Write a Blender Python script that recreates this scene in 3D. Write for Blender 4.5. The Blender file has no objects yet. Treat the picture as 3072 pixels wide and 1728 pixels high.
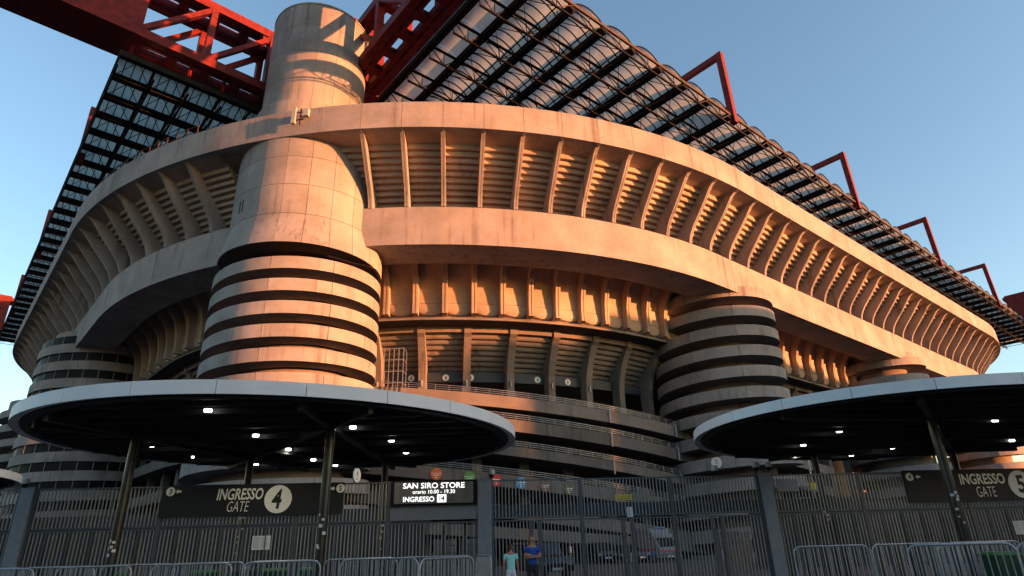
import bpy, bmesh, math, random
from math import sin, cos, pi, radians as rad, sqrt, atan2
from mathutils import Vector, Matrix
random.seed(7)
S = bpy.context.scene
COL = S.collection
# ------------------------------------------------------------------ camera
PITCH = rad(22.6); ROLL = math.atan(124/4488.)
F_ = Vector((0, cos(PITCH), sin(PITCH))); R0 = Vector((1, 0, 0)); U0 = Vector((0, -sin(PITCH), cos(PITCH)))
RR = cos(ROLL)*R0 - sin(ROLL)*U0; UU = cos(ROLL)*U0 + sin(ROLL)*R0
cam = bpy.data.cameras.new('camera'); cam_o = bpy.data.objects.new('camera', cam); COL.objects.link(cam_o)
cam.sensor_width = 36; cam.lens = 1866/3072*36; cam.clip_start = 0.1; cam.clip_end = 6000
cam_o.matrix_world = Matrix(((RR.x, UU.x, -F_.x, 0), (RR.y, UU.y, -F_.y, 0), (RR.z, UU.z, -F_.z, 1.6), (0, 0, 0, 1)))
S.camera = cam_o
# ------------------------------------------------------------------ sky and sun
SUN_AZ = rad(-20)      # math angle of the direction towards the sun (from +X)
SUN_EL = rad(4.0)
w = bpy.data.worlds.new('World'); S.world = w; w.use_nodes = True
nt = w.node_tree; bg = nt.nodes['Background']
sky = nt.nodes.new('ShaderNodeTexSky'); sky.sky_type = 'NISHITA'; sky.sun_disc = False
sky.sun_elevation = SUN_EL; sky.sun_rotation = pi/2 - SUN_AZ
sky.altitude = 100; sky.air_density = 1.0; sky.dust_density = 1.2; sky.ozone_density = 1.8
nt.links.new(sky.outputs[0], bg.inputs[0]); bg.inputs[1].default_value = 0.15
sun = bpy.data.lights.new('sun', 'SUN'); sun.energy = 4.5; sun.angle = rad(0.6); sun.color = (1.0, 0.33, 0.112)
sun_o = bpy.data.objects.new('sun', sun); COL.objects.link(sun_o); sun_o.location = (60, -30, 60)
sd = Vector((cos(SUN_EL)*cos(SUN_AZ), cos(SUN_EL)*sin(SUN_AZ), sin(SUN_EL)))
sun_o.rotation_euler = sd.to_track_quat('Z', 'Y').to_euler()
S.view_settings.view_transform = 'Standard'; S.view_settings.look = 'None'
S.view_settings.exposure = 2.0; S.view_settings.gamma = 1; S.view_settings.use_curve_mapping = False
S.cycles.max_bounces = 8; S.cycles.diffuse_bounces = 6; S.cycles.glossy_bounces = 2; S.cycles.transmission_bounces = 4
GZ = 0.12   # ground level
# ------------------------------------------------------------------ materials
def nodes(name):
    m = bpy.data.materials.new(name); m.use_nodes = True
    return m, m.node_tree, m.node_tree.nodes['Principled BSDF']
def rgba(c): return (c[0], c[1], c[2], 1)
def plain(name, c, rough=0.6, metal=0.0, var=0.12, scale=3.0, emit=None, es=1.0, spec=0.5):
    m, t, b = nodes(name)
    b.inputs['Roughness'].default_value = rough; b.inputs['Metallic'].default_value = metal
    b.inputs['Specular IOR Level'].default_value = spec
    if var:
        g = t.nodes.new('ShaderNodeNewGeometry'); n = t.nodes.new('ShaderNodeTexNoise')
        n.inputs['Scale'].default_value = scale; n.inputs['Detail'].default_value = 6
        r = t.nodes.new('ShaderNodeValToRGB')
        r.color_ramp.elements[0].position = 0.3; r.color_ramp.elements[1].position = 0.7
        r.color_ramp.elements[0].color = rgba([x*(1-var) for x in c]); r.color_ramp.elements[1].color = rgba([min(1, x*(1+var)) for x in c])
        t.links.new(g.outputs['Position'], n.inputs['Vector']); t.links.new(n.outputs['Fac'], r.inputs['Fac']); t.links.new(r.outputs['Color'], b.inputs['Base Color'])
    else: b.inputs['Base Color'].default_value = rgba(c)
    if emit: b.inputs['Emission Color'].default_value = rgba(emit); b.inputs['Emission Strength'].default_value = es
    return m
def concrete(name, c, stain=0.45, streak_scale=1.6, blotch=0.2):
    m, t, b = nodes(name); L = t.links.new; N = t.nodes.new
    b.inputs['Roughness'].default_value = 0.9; b.inputs['Specular IOR Level'].default_value = 0.15
    g = N('ShaderNodeNewGeometry')
    def noise(vec, sc, det=5, mapscale=None):
        n = N('ShaderNodeTexNoise'); n.inputs['Scale'].default_value = sc; n.inputs['Detail'].default_value = det
        if mapscale:
            mp = N('ShaderNodeMapping'); mp.inputs['Scale'].default_value = mapscale; L(vec, mp.inputs['Vector']); L(mp.outputs[0], n.inputs['Vector'])
        else: L(vec, n.inputs['Vector'])
        return n.outputs['Fac']
    def ramp(f, p0, p1, v0, v1):
        r = N('ShaderNodeMapRange'); L(f, r.inputs['Value'])
        for k, v in zip(('From Min', 'From Max', 'To Min', 'To Max'), (p0, p1, v0, v1)): r.inputs[k].default_value = v
        return r.outputs[0]
    P = g.outputs['Position']
    big = ramp(noise(P, 0.35, 4), 0.35, 0.68, 1-blotch, 1+blotch*0.5)
    mid = ramp(noise(P, 3.0, 8), 0.3, 0.7, 0.93, 1.05)
    fine = ramp(noise(P, 26, 4), 0.3, 0.7, 0.95, 1.04)
    streak = ramp(noise(P, streak_scale, 6, (1, 1, 0.05)), 0.53, 0.68, 1.0, 1-stain)
    mask = ramp(noise(P, 0.16, 3), 0.44, 0.6, 0.0, 1.0)
    mx = N('ShaderNodeMix'); mx.data_type = 'FLOAT'; L(mask, mx.inputs[0]); mx.inputs[2].default_value = 1.0; L(streak, mx.inputs[3])
    def mul(a, c_):
        q = N('ShaderNodeMath'); q.operation = 'MULTIPLY'; L(a, q.inputs[0]); L(c_, q.inputs[1]); return q.outputs[0]
    oi = N('ShaderNodeObjectInfo')
    v = mul(mul(mul(big, mid), mul(fine, mx.outputs[0])), ramp(oi.outputs['Random'], 0, 1, 0.93, 1.06))
    hue = N('ShaderNodeMix'); hue.data_type = 'RGBA'; L(noise(P, 0.8, 5), hue.inputs[0])
    hue.inputs[6].default_value = rgba([c[0]*1.03, c[1]*0.99, c[2]*0.93]); hue.inputs[7].default_value = rgba([c[0]*0.96, c[1]*1.0, c[2]*1.05])
    vm = N('ShaderNodeVectorMath'); vm.operation = 'SCALE'; L(hue.outputs[2], vm.inputs[0]); L(v, vm.inputs['Scale'])
    L(vm.outputs[0], b.inputs['Base Color'])
    bp = N('ShaderNodeBump'); bp.inputs['Strength'].default_value = 0.25; bp.inputs['Distance'].default_value = 0.03
    L(noise(P, 9, 8), bp.inputs['Height']); L(bp.outputs[0], b.inputs['Normal'])
    return m
M = {}
M['conc'] = concrete('concrete', (0.305, 0.272, 0.262), stain=0.42)
M['conc2'] = concrete('weathered_concrete', (0.23, 0.20, 0.182), stain=0.4, streak_scale=2.2, blotch=0.3)
M['bounce_soffit'] = concrete('bounce_tinted_concrete', (0.40, 0.31, 0.25), stain=0.3)  # paler, warmer concrete: orange bounce light put into the base colour
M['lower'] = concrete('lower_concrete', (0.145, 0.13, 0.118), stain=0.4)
M['tower'] = concrete('tower_concrete', (0.285, 0.262, 0.252), stain=0.36, streak_scale=2.4, blotch=0.22)
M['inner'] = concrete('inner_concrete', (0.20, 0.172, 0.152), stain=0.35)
M['joint_and_shade'] = plain('joint_shadow_gap', (0.06, 0.05, 0.045), 0.9)
M['red'] = plain('red_paint', (0.12, 0.009, 0.006), 0.6, 0, 0.38, 1.6, spec=0.2)
M['steel'] = plain('dark_steel', (0.0075, 0.007, 0.0065), 0.7, 0.0, 0.4, 2.5, spec=0.12)
M['rust'] = plain('rusty_steel', (0.045, 0.022, 0.012), 0.8, 0.0, 0.6, 4)
M['white'] = plain('white_cladding', (0.62, 0.635, 0.65), 0.5, 0, 0.06, 1.2)
M['black'] = plain('black_ceiling', (0.006, 0.006, 0.0065), 0.8, 0, 0.2, 2, spec=0.15)
M['joist'] = plain('black_joist', (0.03, 0.03, 0.03), 0.6, 0.2, 0.2, 2, spec=0.3)
M['post'] = plain('dark_metal_post', (0.035, 0.035, 0.03), 0.28, 0.6, 0.3, 3)
M['fence'] = plain('grey_fence_paint', (0.06, 0.066, 0.074), 0.5, 0.1, 0.12, 5)
M['bar'] = plain('fence_bar_metal', (0.22, 0.215, 0.20), 0.5, 0.0, 0.15, 6)
M['pillar'] = plain('gate_pillar_paint', (0.15, 0.17, 0.195), 0.6, 0, 0.1, 6)
M['panel'] = plain('grey_panel_paint', (0.14, 0.155, 0.175), 0.6, 0, 0.06, 5)
M['galv'] = plain('galvanised_steel', (0.30, 0.31, 0.33), 0.42, 0.6, 0.2, 9)
M['sign'] = plain('sign_charcoal', (0.011, 0.0115, 0.013), 0.6, 0, 0.15, 8, spec=0.3)
M['signw'] = plain('sign_cream', (0.78, 0.75, 0.65), 0.6, 0, 0.04, 8)
M['paper'] = plain('paper', (0.55, 0.56, 0.56), 0.8, 0, 0.04, 20)
M['ink'] = plain('print_ink', (0.12, 0.12, 0.12), 0.8, 0, 0)
M['lamp'] = plain('lamp_glow', (0.9, 0.9, 0.9), 0.4, 0, 0, emit=(1.0, 0.98, 0.93), es=3.5)
M['led'] = plain('led_white', (0.9, 0.9, 0.9), 0.4, 0, 0, emit=(1, 1, 1), es=0.42)
M['glass'] = plain('dark_glass', (0.010, 0.011, 0.012), 0.45, 0, 0, spec=0.1)
M['mull'] = plain('light_mullion', (0.35, 0.35, 0.34), 0.5)
M['navysheet'] = plain('navy_sheet_metal', (0.035, 0.042, 0.052), 0.6)
M['yellow'] = plain('yellow_sign', (0.62, 0.46, 0.02), 0.6)
M['navy'] = plain('navy_banner', (0.022, 0.03, 0.045), 0.6)
M['greywall'] = plain('grey_hoarding', (0.024, 0.027, 0.03), 0.8, 0, 0.2, 1)
M['bin'] = plain('green_plastic', (0.008, 0.042, 0.012), 0.45, 0, 0.15, 7)
M['binlid'] = plain('bright_green_lid', (0.02, 0.10, 0.016), 0.5, 0, 0.15, 7)
M['rubber'] = plain('rubber', (0.015, 0.015, 0.015), 0.8)
M['cam'] = plain('camera_housing', (0.35, 0.34, 0.31), 0.5)
M['skin'] = plain('skin', (0.36, 0.17, 0.10), 0.55, 0, 0.08, 20)
M['blue'] = plain('blue_cotton', (0.012, 0.06, 0.30), 0.85, 0, 0.15, 14)
M['aqua'] = plain('aqua_cotton', (0.28, 0.66, 0.64), 0.85, 0, 0.08, 14)
M['wcot'] = plain('white_cotton', (0.55, 0.58, 0.66), 0.85, 0, 0.08, 14)
M['bcot'] = plain('black_cotton', (0.012, 0.012, 0.014), 0.85, 0, 0.1, 14)
M['hair'] = plain('brown_hair', (0.05, 0.022, 0.01), 0.7, 0, 0.3, 30)
M['ghair'] = plain('grey_hair', (0.12, 0.10, 0.09), 0.8, 0, 0.3, 30)
M['carp'] = plain('dark_car_paint', (0.02, 0.025, 0.035), 0.25, 0.3, 0.1)
M['carw'] = plain('white_car_paint', (0.20, 0.205, 0.22), 0.3, 0, 0.05)
M['orange'] = plain('orange_paint', (0.70, 0.14, 0.02), 0.5)
M['cblue'] = plain('light_blue_paint', (0.05, 0.25, 0.55), 0.5)
M['dgreen'] = plain('green_disc', (0.10, 0.26, 0.04), 0.6)
M['dred'] = plain('red_disc', (0.60, 0.03, 0.04), 0.6)
M['brown'] = plain('brown_disc', (0.16, 0.07, 0.05), 0.6)
M['olive'] = plain('olive_disc', (0.08, 0.10, 0.03), 0.6)
M['tail'] = plain('red_lamp_lens', (0.4, 0.01, 0.01), 0.3)
M['asph'] = plain('asphalt', (0.05, 0.05, 0.052), 0.9, 0, 0.3, 1.4)
M['brick'] = plain('far_and_blocker_wall', (0.15, 0.125, 0.105), 0.9)
# translucent roof sheet
def sheet():
    m, t, b = nodes('roof_sheet'); L = t.links.new; N = t.nodes.new
    g = N('ShaderNodeNewGeometry'); n = N('ShaderNodeTexNoise'); n.inputs['Scale'].default_value = 1.1; n.inputs['Detail'].default_value = 8
    mp = N('ShaderNodeMapping'); mp.inputs['Rotation'].default_value = (0, 0, rad(50)); mp.inputs['Scale'].default_value = (1, 0.25, 1)
    L(g.outputs['Position'], mp.inputs[0]); L(mp.outputs[0], n.inputs['Vector'])
    r = N('ShaderNodeValToRGB'); r.color_ramp.elements[0].position = 0.28; r.color_ramp.elements[1].position = 0.7
    r.color_ramp.elements[0].color = (0.62, 0.64, 0.64, 1); r.color_ramp.elements[1].color = (0.86, 0.87, 0.86, 1)
    L(n.outputs['Fac'], r.inputs['Fac']); L(r.outputs[0], b.inputs['Base Color']); b.inputs['Roughness'].default_value = 0.5
    tr = N('ShaderNodeBsdfTranslucent'); tn = N('ShaderNodeMix'); tn.data_type = 'RGBA'; tn.blend_type = 'MULTIPLY'; tn.inputs[0].default_value = 1; L(r.outputs[0], tn.inputs[6]); tn.inputs[7].default_value = (0.72, 0.80, 0.74, 1); L(tn.outputs[2], tr.inputs['Color'])
    mx = N('ShaderNodeMixShader'); mx.inputs[0].default_value = 0.42; L(b.outputs[0], mx.inputs[1]); L(tr.outputs[0], mx.inputs[2])
    L(mx.outputs[0], t.nodes['Material Output'].inputs['Surface'])
    return m
M['sheet'] = sheet()
# LED display: dark mesh of dots
def ledmesh():
    m, t, b = nodes('led_mesh'); L = t.links.new; N = t.nodes.new
    g = N('ShaderNodeNewGeometry'); v = N('ShaderNodeTexVoronoi'); v.inputs['Scale'].default_value = 22; v.inputs['Randomness'].default_value = 0.15
    L(g.outputs['Position'], v.inputs['Vector']); r = N('ShaderNodeValToRGB')
    r.color_ramp.elements[0].position = 0.25; r.color_ramp.elements[1].position = 0.42
    r.color_ramp.elements[0].color = (0.02, 0.02, 0.02, 1); r.color_ramp.elements[1].color = (0.12, 0.11, 0.09, 1)
    L(v.outputs['Distance'], r.inputs['Fac']); L(r.outputs[0], b.inputs['Base Color']); return m
M['ledmesh'] = ledmesh()
# ------------------------------------------------------------------ mesh helpers
class MB:
    def __init__(s): s.v = []; s.f = []; s.m = []
    def add(s, vs, fs, mi=0):
        o = len(s.v); s.v += [tuple(v) for v in vs]; s.f += [[i+o for i in f] for f in fs]; s.m += [mi]*len(fs)
    def box(s, x0, x1, y0, y1, z0, z1, mi=0, T=None):
        vs = [Vector((x, y, z)) for z in (z0, z1) for y in (y0, y1) for x in (x0, x1)]
        if T: vs = [T(v) for v in vs]
        s.add(vs, [(0, 1, 3, 2), (4, 6, 7, 5), (0, 4, 5, 1), (2, 3, 7, 6), (0, 2, 6, 4), (1, 5, 7, 3)], mi)
    def beam(s, a, b, w, h=None, mi=0, up=Vector((0, 0, 1))):
        a = Vector(a); b = Vector(b); h = h or w; d = (b-a)
        if d.length < 1e-6: return
        d.normalize(); u = Vector(up)
        if abs(d.dot(u)) > 0.98: u = Vector((1, 0, 0))
        x = d.cross(u).normalized(); y = x.cross(d)
        vs = [p + x*sx*w/2 + y*sy*h/2 for p in (a, b) for sx, sy in ((-1, -1), (1, -1), (1, 1), (-1, 1))]
        s.add(vs, [(3, 2, 1, 0), (4, 5, 6, 7), (0, 1, 5, 4), (1, 2, 6, 5), (2, 3, 7, 6), (3, 0, 4, 7)], mi)
    def tube(s, pts, r, n=6, mi=0, r2=None):
        pts = [Vector(p) for p in pts]; rings = []; up = None
        for i, p in enumerate(pts):
            d = (pts[min(i+1, len(pts)-1)] - pts[max(i-1, 0)]).normalized()
            if up is None: up = Vector((0, 0, 1)) if abs(d.z) < 0.9 else Vector((1, 0, 0))
            x = d.cross(up).normalized(); y = x.cross(d); up = y
            rad_ = r if r2 is None else r + (r2-r)*i/(len(pts)-1)
            rings.append([p + x*rad_*cos(2*pi*k/n) + y*rad_*sin(2*pi*k/n) for k in range(n)])
        vs = [v for rg in rings for v in rg]; fs = []
        for i in range(len(rings)-1):
            for k in range(n): fs.append((i*n+k, i*n+(k+1) % n, (i+1)*n+(k+1) % n, (i+1)*n+k))
        fs += [tuple(range(n))[::-1], tuple((len(rings)-1)*n+k for k in range(n))]
        s.add(vs, fs, mi)
    def loft(s, rings, closed=True, caps=True, mi=0):
        n = len(rings[0]); vs = [v for r in rings for v in r]; fs = []
        for i in range(len(rings)-1):
            for k in range(n if closed else n-1): fs.append((i*n+k, i*n+(k+1) % n, (i+1)*n+(k+1) % n, (i+1)*n+k))
        if caps: fs += [tuple(range(n))[::-1], tuple((len(rings)-1)*n+k for k in range(n))]
        s.add(vs, fs, mi)
    def mesh(s, name, mats, smooth=False, autos=None):
        me = bpy.data.meshes.new(name); me.from_pydata(s.v, [], s.f); 
        for m in (mats if isinstance(mats, (list, tuple)) else [mats]): me.materials.append(M[m])
        me.polygons.foreach_set('material_index', s.m)
        bm = bmesh.new(); bm.from_mesh(me); bmesh.ops.recalc_face_normals(bm, faces=bm.faces); bm.to_mesh(me); bm.free()
        if smooth or autos: me.polygons.foreach_set('use_smooth', [True]*len(me.polygons))
        if autos: me.set_sharp_from_angle(angle=autos)
        me.update(); return me
def link(name, me, parent=None, loc=None, rz=0, **kw):
    o = bpy.data.objects.new(name, me); COL.objects.link(o)
    if parent: o.parent = parent
    if loc is not None: o.location = loc
    if rz: o.rotation_euler = (0, 0, rz)
    for k, v in kw.items(): o[k] = v
    return o
def thing(name, label, cat, loc=(0, 0, 0), rz=0, group=None):
    o = link(name, None, None, loc, rz, label=label, category=cat)
    if group: o['group'] = group
    return o
def part(name, mb, mats, parent, loc=None, rz=0, smooth=False, autos=None, **kw):
    return link(name, mb.mesh(name, mats, smooth, autos), parent, loc, rz, **kw)
def solo(name, mb, mats, label, cat, loc=None, rz=0, group=None, **kw):
    o = part(name, mb, mats, None, loc, rz, **kw); o['label'] = label; o['category'] = cat
    if group: o['group'] = group
    return o
def copy_tree(o, parent=None):
    c = o.copy(); COL.objects.link(c); c.parent = parent
    for ch in list(o.children): copy_tree(ch, c)
    return c
def struct(name, mb, mats, kind='structure', **kw):
    return part(name, mb, mats, None, kind=kind, **kw)
_tc = {}
def text_mesh(txt, width, height, shear=0.0, bold=0.0, sx=None):
    """flat lettering in the XZ plane, lower-left corner at origin"""
    cu = bpy.data.curves.new('t', 'FONT'); cu.body = txt; cu.shear = shear; cu.offset = bold; cu.extrude = 0.0; cu.resolution_u = 3
    ob = bpy.data.objects.new('t', cu); COL.objects.link(ob)
    dg = bpy.context.evaluated_depsgraph_get(); dg.update()
    me = bpy.data.meshes.new_from_object(ob.evaluated_get(dg)); bpy.data.objects.remove(ob); bpy.data.curves.remove(cu)
    xs = [v.co.x for v in me.vertices]; ys = [v.co.y for v in me.vertices]
    x0, x1, y0, y1 = min(xs), max(xs), min(ys), max(ys)
    for v in me.vertices: v.co = ((v.co.x-x0)/(x1-x0)*width, 0, (v.co.y-y0)/(y1-y0)*height)
    return me
def text_part(name, txt, x, z, wd, ht, mat, parent, y=0.0, **kw):
    me = text_mesh(txt, wd, ht, **kw); me.materials.clear(); me.materials.append(M[mat]); me.name = name
    return link(name, me, parent, (x, y, z))
def disc(mb, x, z, r, y0, y1, n=32, mi=0):
    a = [(x+r*cos(2*pi*k/n), y0, z+r*sin(2*pi*k/n)) for k in range(n)]; b = [(p[0], y1, p[2]) for p in a]
    mb.loft([a, b], mi=mi)
# ------------------------------------------------------------------ plan path of the upper ring
O = Vector((-9.75, 97.6)); RC = 53.5; AR = rad(40.2); AL = rad(132.5)
DR = Vector((cos(AR), sin(AR))); NR = Vector((sin(AR), -cos(AR)))
DL = Vector((cos(AL), sin(AL))); NL = Vector((-sin(AL), cos(AL)))
LR = 82.; LL = 52.; ARC = RC*(pi-(AL-AR)); H2 = ARC/2
def frame(s):
    """position on the rim line and tangent angle"""
    if -H2 <= s <= H2:
        a = AR - (H2-s)/RC; n = Vector((sin(a), -cos(a))); return O + n*RC, a
    if s > H2:
        if s <= H2+LR: return O + NR*RC + DR*(s-H2), AR
        a = AR + (s-H2-LR)/RC; return O + DR*LR + Vector((sin(a), -cos(a)))*RC, a
    a0 = AL - pi
    if s >= -H2-LL: return O + NL*RC + DL*(-s-H2), a0
    a = a0 - (-H2-LL-s)/RC; return O + DL*LL + Vector((sin(a), -cos(a)))*RC, a
def is_arc(s): return abs(s) < H2 or s > H2+LR or s < -H2-LL
def sweep_pts(prof, L, arc, n):
    out = []
    for i in range(n+1):
        x = -L/2 + L*i/n
        if arc:
            ph = x/RC; out.append([((RC-o)*sin(ph), RC-(RC-o)*cos(ph), z) for o, z in prof])
        else: out.append([(x, o, z) for o, z in prof])
    return out
_sw = {}
def sweep(name, prof, s0, s1, mat, parent, n=4, key=None, autos=rad(20), **kw):
    sm = (s0+s1)/2; L = s1-s0; arc = is_arc(sm); k = (key, round(L, 2), arc) if key else None
    if k and k in _sw: me = _sw[k]
    else:
        mb = MB(); mb.loft(sweep_pts(prof, L, arc, n if arc else 1)); me = mb.mesh(name, mat, autos=autos)
        if k: _sw[k] = me
    p, a = frame(sm)
    return link(name, me, parent, (p.x, p.y, 0), a, **kw)
def PW(s, o, z=0):
    p, a = frame(s); return Vector((p.x - sin(a)*o, p.y + cos(a)*o, z))
# ------------------------------------------------------------------ ground
mb = MB(); mb.add([(-3000, -600, GZ), (3000, -600, GZ), (3000, 4000, GZ), (-3000, 4000, GZ)], [(0, 1, 2, 3)]); struct('ground', mb, 'asph')
mb = MB(); mb.box(-24, 26, 19.6, 21.4, GZ+.004, GZ+.12); struct('pavement', mb, 'conc2')
# ------------------------------------------------------------------ stadium concrete bowl
ST = thing('stadium', 'huge concrete stadium bowl with fluted overhanging upper ring lit orange by low sun', 'stadium')
ribs = [0.4+3.58*k for k in range(-9, 12) if 0.4+3.58*k > -38.5]
ribs = [0.4+3.58*k for k in range(-11, 12)]
s_ = ribs[-1]
while s_ < H2+LR+50: s_ += 3.68; ribs.append(s_)
s_ = ribs[0]
while s_ > -H2-LL-48: s_ -= 3.68; ribs.insert(0, s_)
def near_tower(s): return -14.5 < s < -0.5
# rim panels
for i, (a, b) in enumerate(zip(ribs[:-1], ribs[1:])):
    sweep('parapet_panel', [(0, 35.3), (0.03, 38.0), (0.5, 38.05), (0.45, 35.3)], a+.018, b-.018, 'conc', ST, 3, 'rim')
for c, d in ((-130, -H2-LL), (-H2-LL, -H2), (-H2, H2), (H2, H2+LR), (H2+LR, 176)):
    sweep('parapet_core', [(0.12, 35.33), (0.12, 37.9), (0.4, 37.9), (0.4, 35.33)], c, d, 'joint_and_shade', ST, 40)
# stepped underside and ribs
step = [(0.47, 35.34), (2.15, 35.06)]
o_, z_ = 2.15, 35.06
for k in range(11):
    step += [(o_+.03, z_-.42), (o_+.09, z_-.45), (o_+.44, z_-.39)]; o_ += .44; z_ -= .42
step += [(o_+.1, z_-.6), (o_+.9, z_-.6), (o_+.9, z_+.3), (1.6, 36.2), (0.47, 36.4)]
flat = [(0.47, 35.34), (3.0, 35.0), (6.5, 33.5), (6.5, 36), (0.47, 36.4)]
curve = [(0.05, 35.3), (0.45, 35.22), (0.95, 34.88), (1.4, 34.3), (2.1, 33.4), (2.95, 32.4), (3.7, 31.5), (4.12, 30.85), (4.33, 30.3), (4.37, 29.96)]
rb = MB(); poly = curve + [(7.5, 29.96), (7.6, 30.6), (2.8, 35.4), (0.6, 35.5)]
for x0, x1 in ((-.19, -.03), (.03, .19)):
    rb.loft([[(x, o, z) for o, z in poly] for x in (x0, x1)])
pin = [(o+.09, z-.06) for o, z in curve] + [(7.4, 30.0), (7.4, 30.6), (2.7, 35.3), (0.7, 35.4)]
rb.loft([[(x, o, z) for o, z in pin] for x in (-.03, .03)])
rib_me = rb.mesh('rib', 'conc')
for i, (a, b) in enumerate(zip(ribs[:-1], ribs[1:])):
    if near_tower((a+b)/2) and (a+b)/2 < -5: sweep('flat_soffit', flat, a, b, 'conc2', ST, 3, 'flat')
    else: sweep('stepped_soffit', step, a, b, 'bounce_soffit', ST, 3, 'step', autos=rad(30))
for a in ribs:
    if not near_tower(a): p, an = frame(a); link('rib', rib_me, ST, (p.x, p.y, 0), an)
# band beam in segments between expansion joints
bj = [-H2-LL-40, -95, -68, -36.5, 0.6+3.58*0-.2, 40.9+2.6, 84.2, 121, 160]
bj = [-132, -95, -68, -7, 43.6, 87.9, 124, 165]
for a, b in zip(bj[:-1], bj[1:]):
    # keep each piece inside one kind of curvature
    cuts = [a] + [c for c in (-H2-LL, -H2, H2, H2+LR) if a < c < b] + [b]
    for c, d in zip(cuts[:-1], cuts[1:]):
        sweep('band_beam', [(4.45, 26.2), (4.45, 29.95), (8.45, 29.95), (8.45, 26.2)], c+(.025 if c in bj else 0), d-(.025 if d in bj else 0), 'conc', ST, max(4, int((d-c)/2.2)))
for c, d in ((-120, -H2-LL), (-H2-LL, -H2), (-H2, H2), (H2, H2+LR), (H2+LR, 160)):
    n = max(2, int((d-c)/2.5))
    sweep('bowl_backing', [(7.9, 35.6), (8.6, 29.9), (9.6, 29.9), (9.2, 35.9)], c, d, 'inner', ST, n)
    sweep('inner_cove_backing', [(8.5, 29.9), (12.6, 26.5), (12.6, 22.6), (11.9, 22.0), (11.9, 21.9), (14.5, 21.9), (15.5, 29.9)], c, d, 'conc2', ST, n)
    sweep('soffit_shade_strip', [(11.97, 21.87), (11.97, 21.89), (14.3, 21.89), (14.3, 21.87)], c, d, 'joint_and_shade', ST, n)  # near-black strip painting in the shade under the ledge
cv = MB(); nu = 10; Lb = 3.58; rings = []
for i in range(nu+1):
    u = -1+2*i/nu; zb = 22.3+.5*abs(u)**2.2; bul = .05*(1-u*u)
    pr_ = [(8.55, 29.5), (9.4, 28.8), (10.6, 28.0), (11.3, 27.2), (11.75, 26.2), (11.98, 25.2), (12.0, 24.3), (12.0-bul*.4, 23.62), (12.05-bul*.4, 23.56), (11.98-bul*.6, 23.5), (11.95-bul, zb+.45), (12.1-bul, zb+.12), (12.6, zb-.05)]
    ph = u*Lb/2/RC; rings.append([((RC-o)*sin(ph), RC-(RC-o)*cos(ph), z) for o, z in pr_])
cv.loft(rings, closed=False, caps=False); cv_me = cv.mesh('scalloped_cove', 'bounce_soffit', autos=rad(40))
for a, b in zip(ribs[:-1], ribs[1:]):
    if -100 < a < 110: p, an = frame((a+b)/2); link('scalloped_cove', cv_me, ST, (p.x, p.y, 0), an)
ir = MB(); poly = [(8.46, 29.6), (8.8, 28.6), (9.6, 27.6), (10.4, 26.7), (10.95, 25.7), (11.2, 24.6), (11.3, 23.4), (11.3, 22.35), (12.7, 22.35), (12.9, 26), (12, 29.6)]
for x0, x1 in ((-.25, -.06), (-.06, .06), (.06, .25)):
    q = .05 if x0 == -.06 else 0
    ir.loft([[(x, o+q, z) for o, z in poly] for x in (x0, x1)])
ir_me = ir.mesh('inner_rib', 'bounce_soffit')
for a in ribs:
    if -100 < a < 110 and not (-10 < a < -3): p, an = frame(a); link('inner_rib', ir_me, ST, (p.x, p.y, 0), an)
# second ring behind
cols = [4.35+6.22*k for k in range(-20, 26)]
for a, b in zip(cols[:-1], cols[1:]):
    sweep('ring_beam', [(13.9, 21.3), (13.9, 21.85), (14.4, 21.85), (14.4, 21.3)], a+.5, b-.5, 'inner', ST, 3, 'rbm')
    st = [(14.5, 21.25)]; o_, z_ = 14.5, 21.25
    for k in range(8): st += [(o_+.03, z_-.26), (o_+.14, z_-.40), (o_+.46, z_-.38)]; o_ += .46; z_ -= .43
    st += [(o_, 17.9), (o_+1, 17.9), (o_+1, 22.5), (14.5, 22.5)]
    sweep('stepped_soffit', st, a, b, 'inner', ST, 3, 'st2', autos=rad(30))
    sweep('sign_band', [(16.6, 16.95), (16.6, 17.9), (16.7, 17.9), (16.7, 16.95)], a+.45, b-.45, 'navy', ST, 3, 'sb')
cm = MB(); co = [(13.75, 22.0), (13.75, 21.2), (14.15, 20.9), (14.75, 19.9), (15.25, 18.8), (15.6, 17.6), (15.7, 16.4), (15.7, 13.2), (16.7, 13.2), (16.9, 17.5), (18.2, 20), (17, 22)]
cm.loft([[(x, o, z) for o, z in co] for x in (-.36, .36)]); cm_me = cm.mesh('column', 'inner')
pr = MB(); pr.box(-.06, .06, 15.5, 15.7, 16.3, 16.9); pr_me = pr.mesh('lamp_strip', 'mull')
for a in cols:
    p, an = frame(a); c = link('column', cm_me, ST, (p.x, p.y, 0), an)
    if -5 < a < 35: link('lamp_strip', pr_me, ST, (p.x, p.y, 0), an)
# circular emblem discs on the sign band
dm = MB(); disc(dm, 0, 0, .33, 0, .03); dm_me = dm.mesh('sign_disc', 'signw')
dk = MB(); dk.box(-.04, .04, -.01, 0, -.17, .17); dk.box(-.075, .075, -.012, 0, -.17, .03); dk_me = dk.mesh('pictogram', 'ink')
for a in (7.6, 11.2, 21.3, 26.3, -.6+3.2):
    p, an = frame(a); q = PW(a, 16.56, 17.4); d = link('sign_disc', dm_me, ST, q, an); link('pictogram', dk_me, d, (0, 0, 0))
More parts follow.
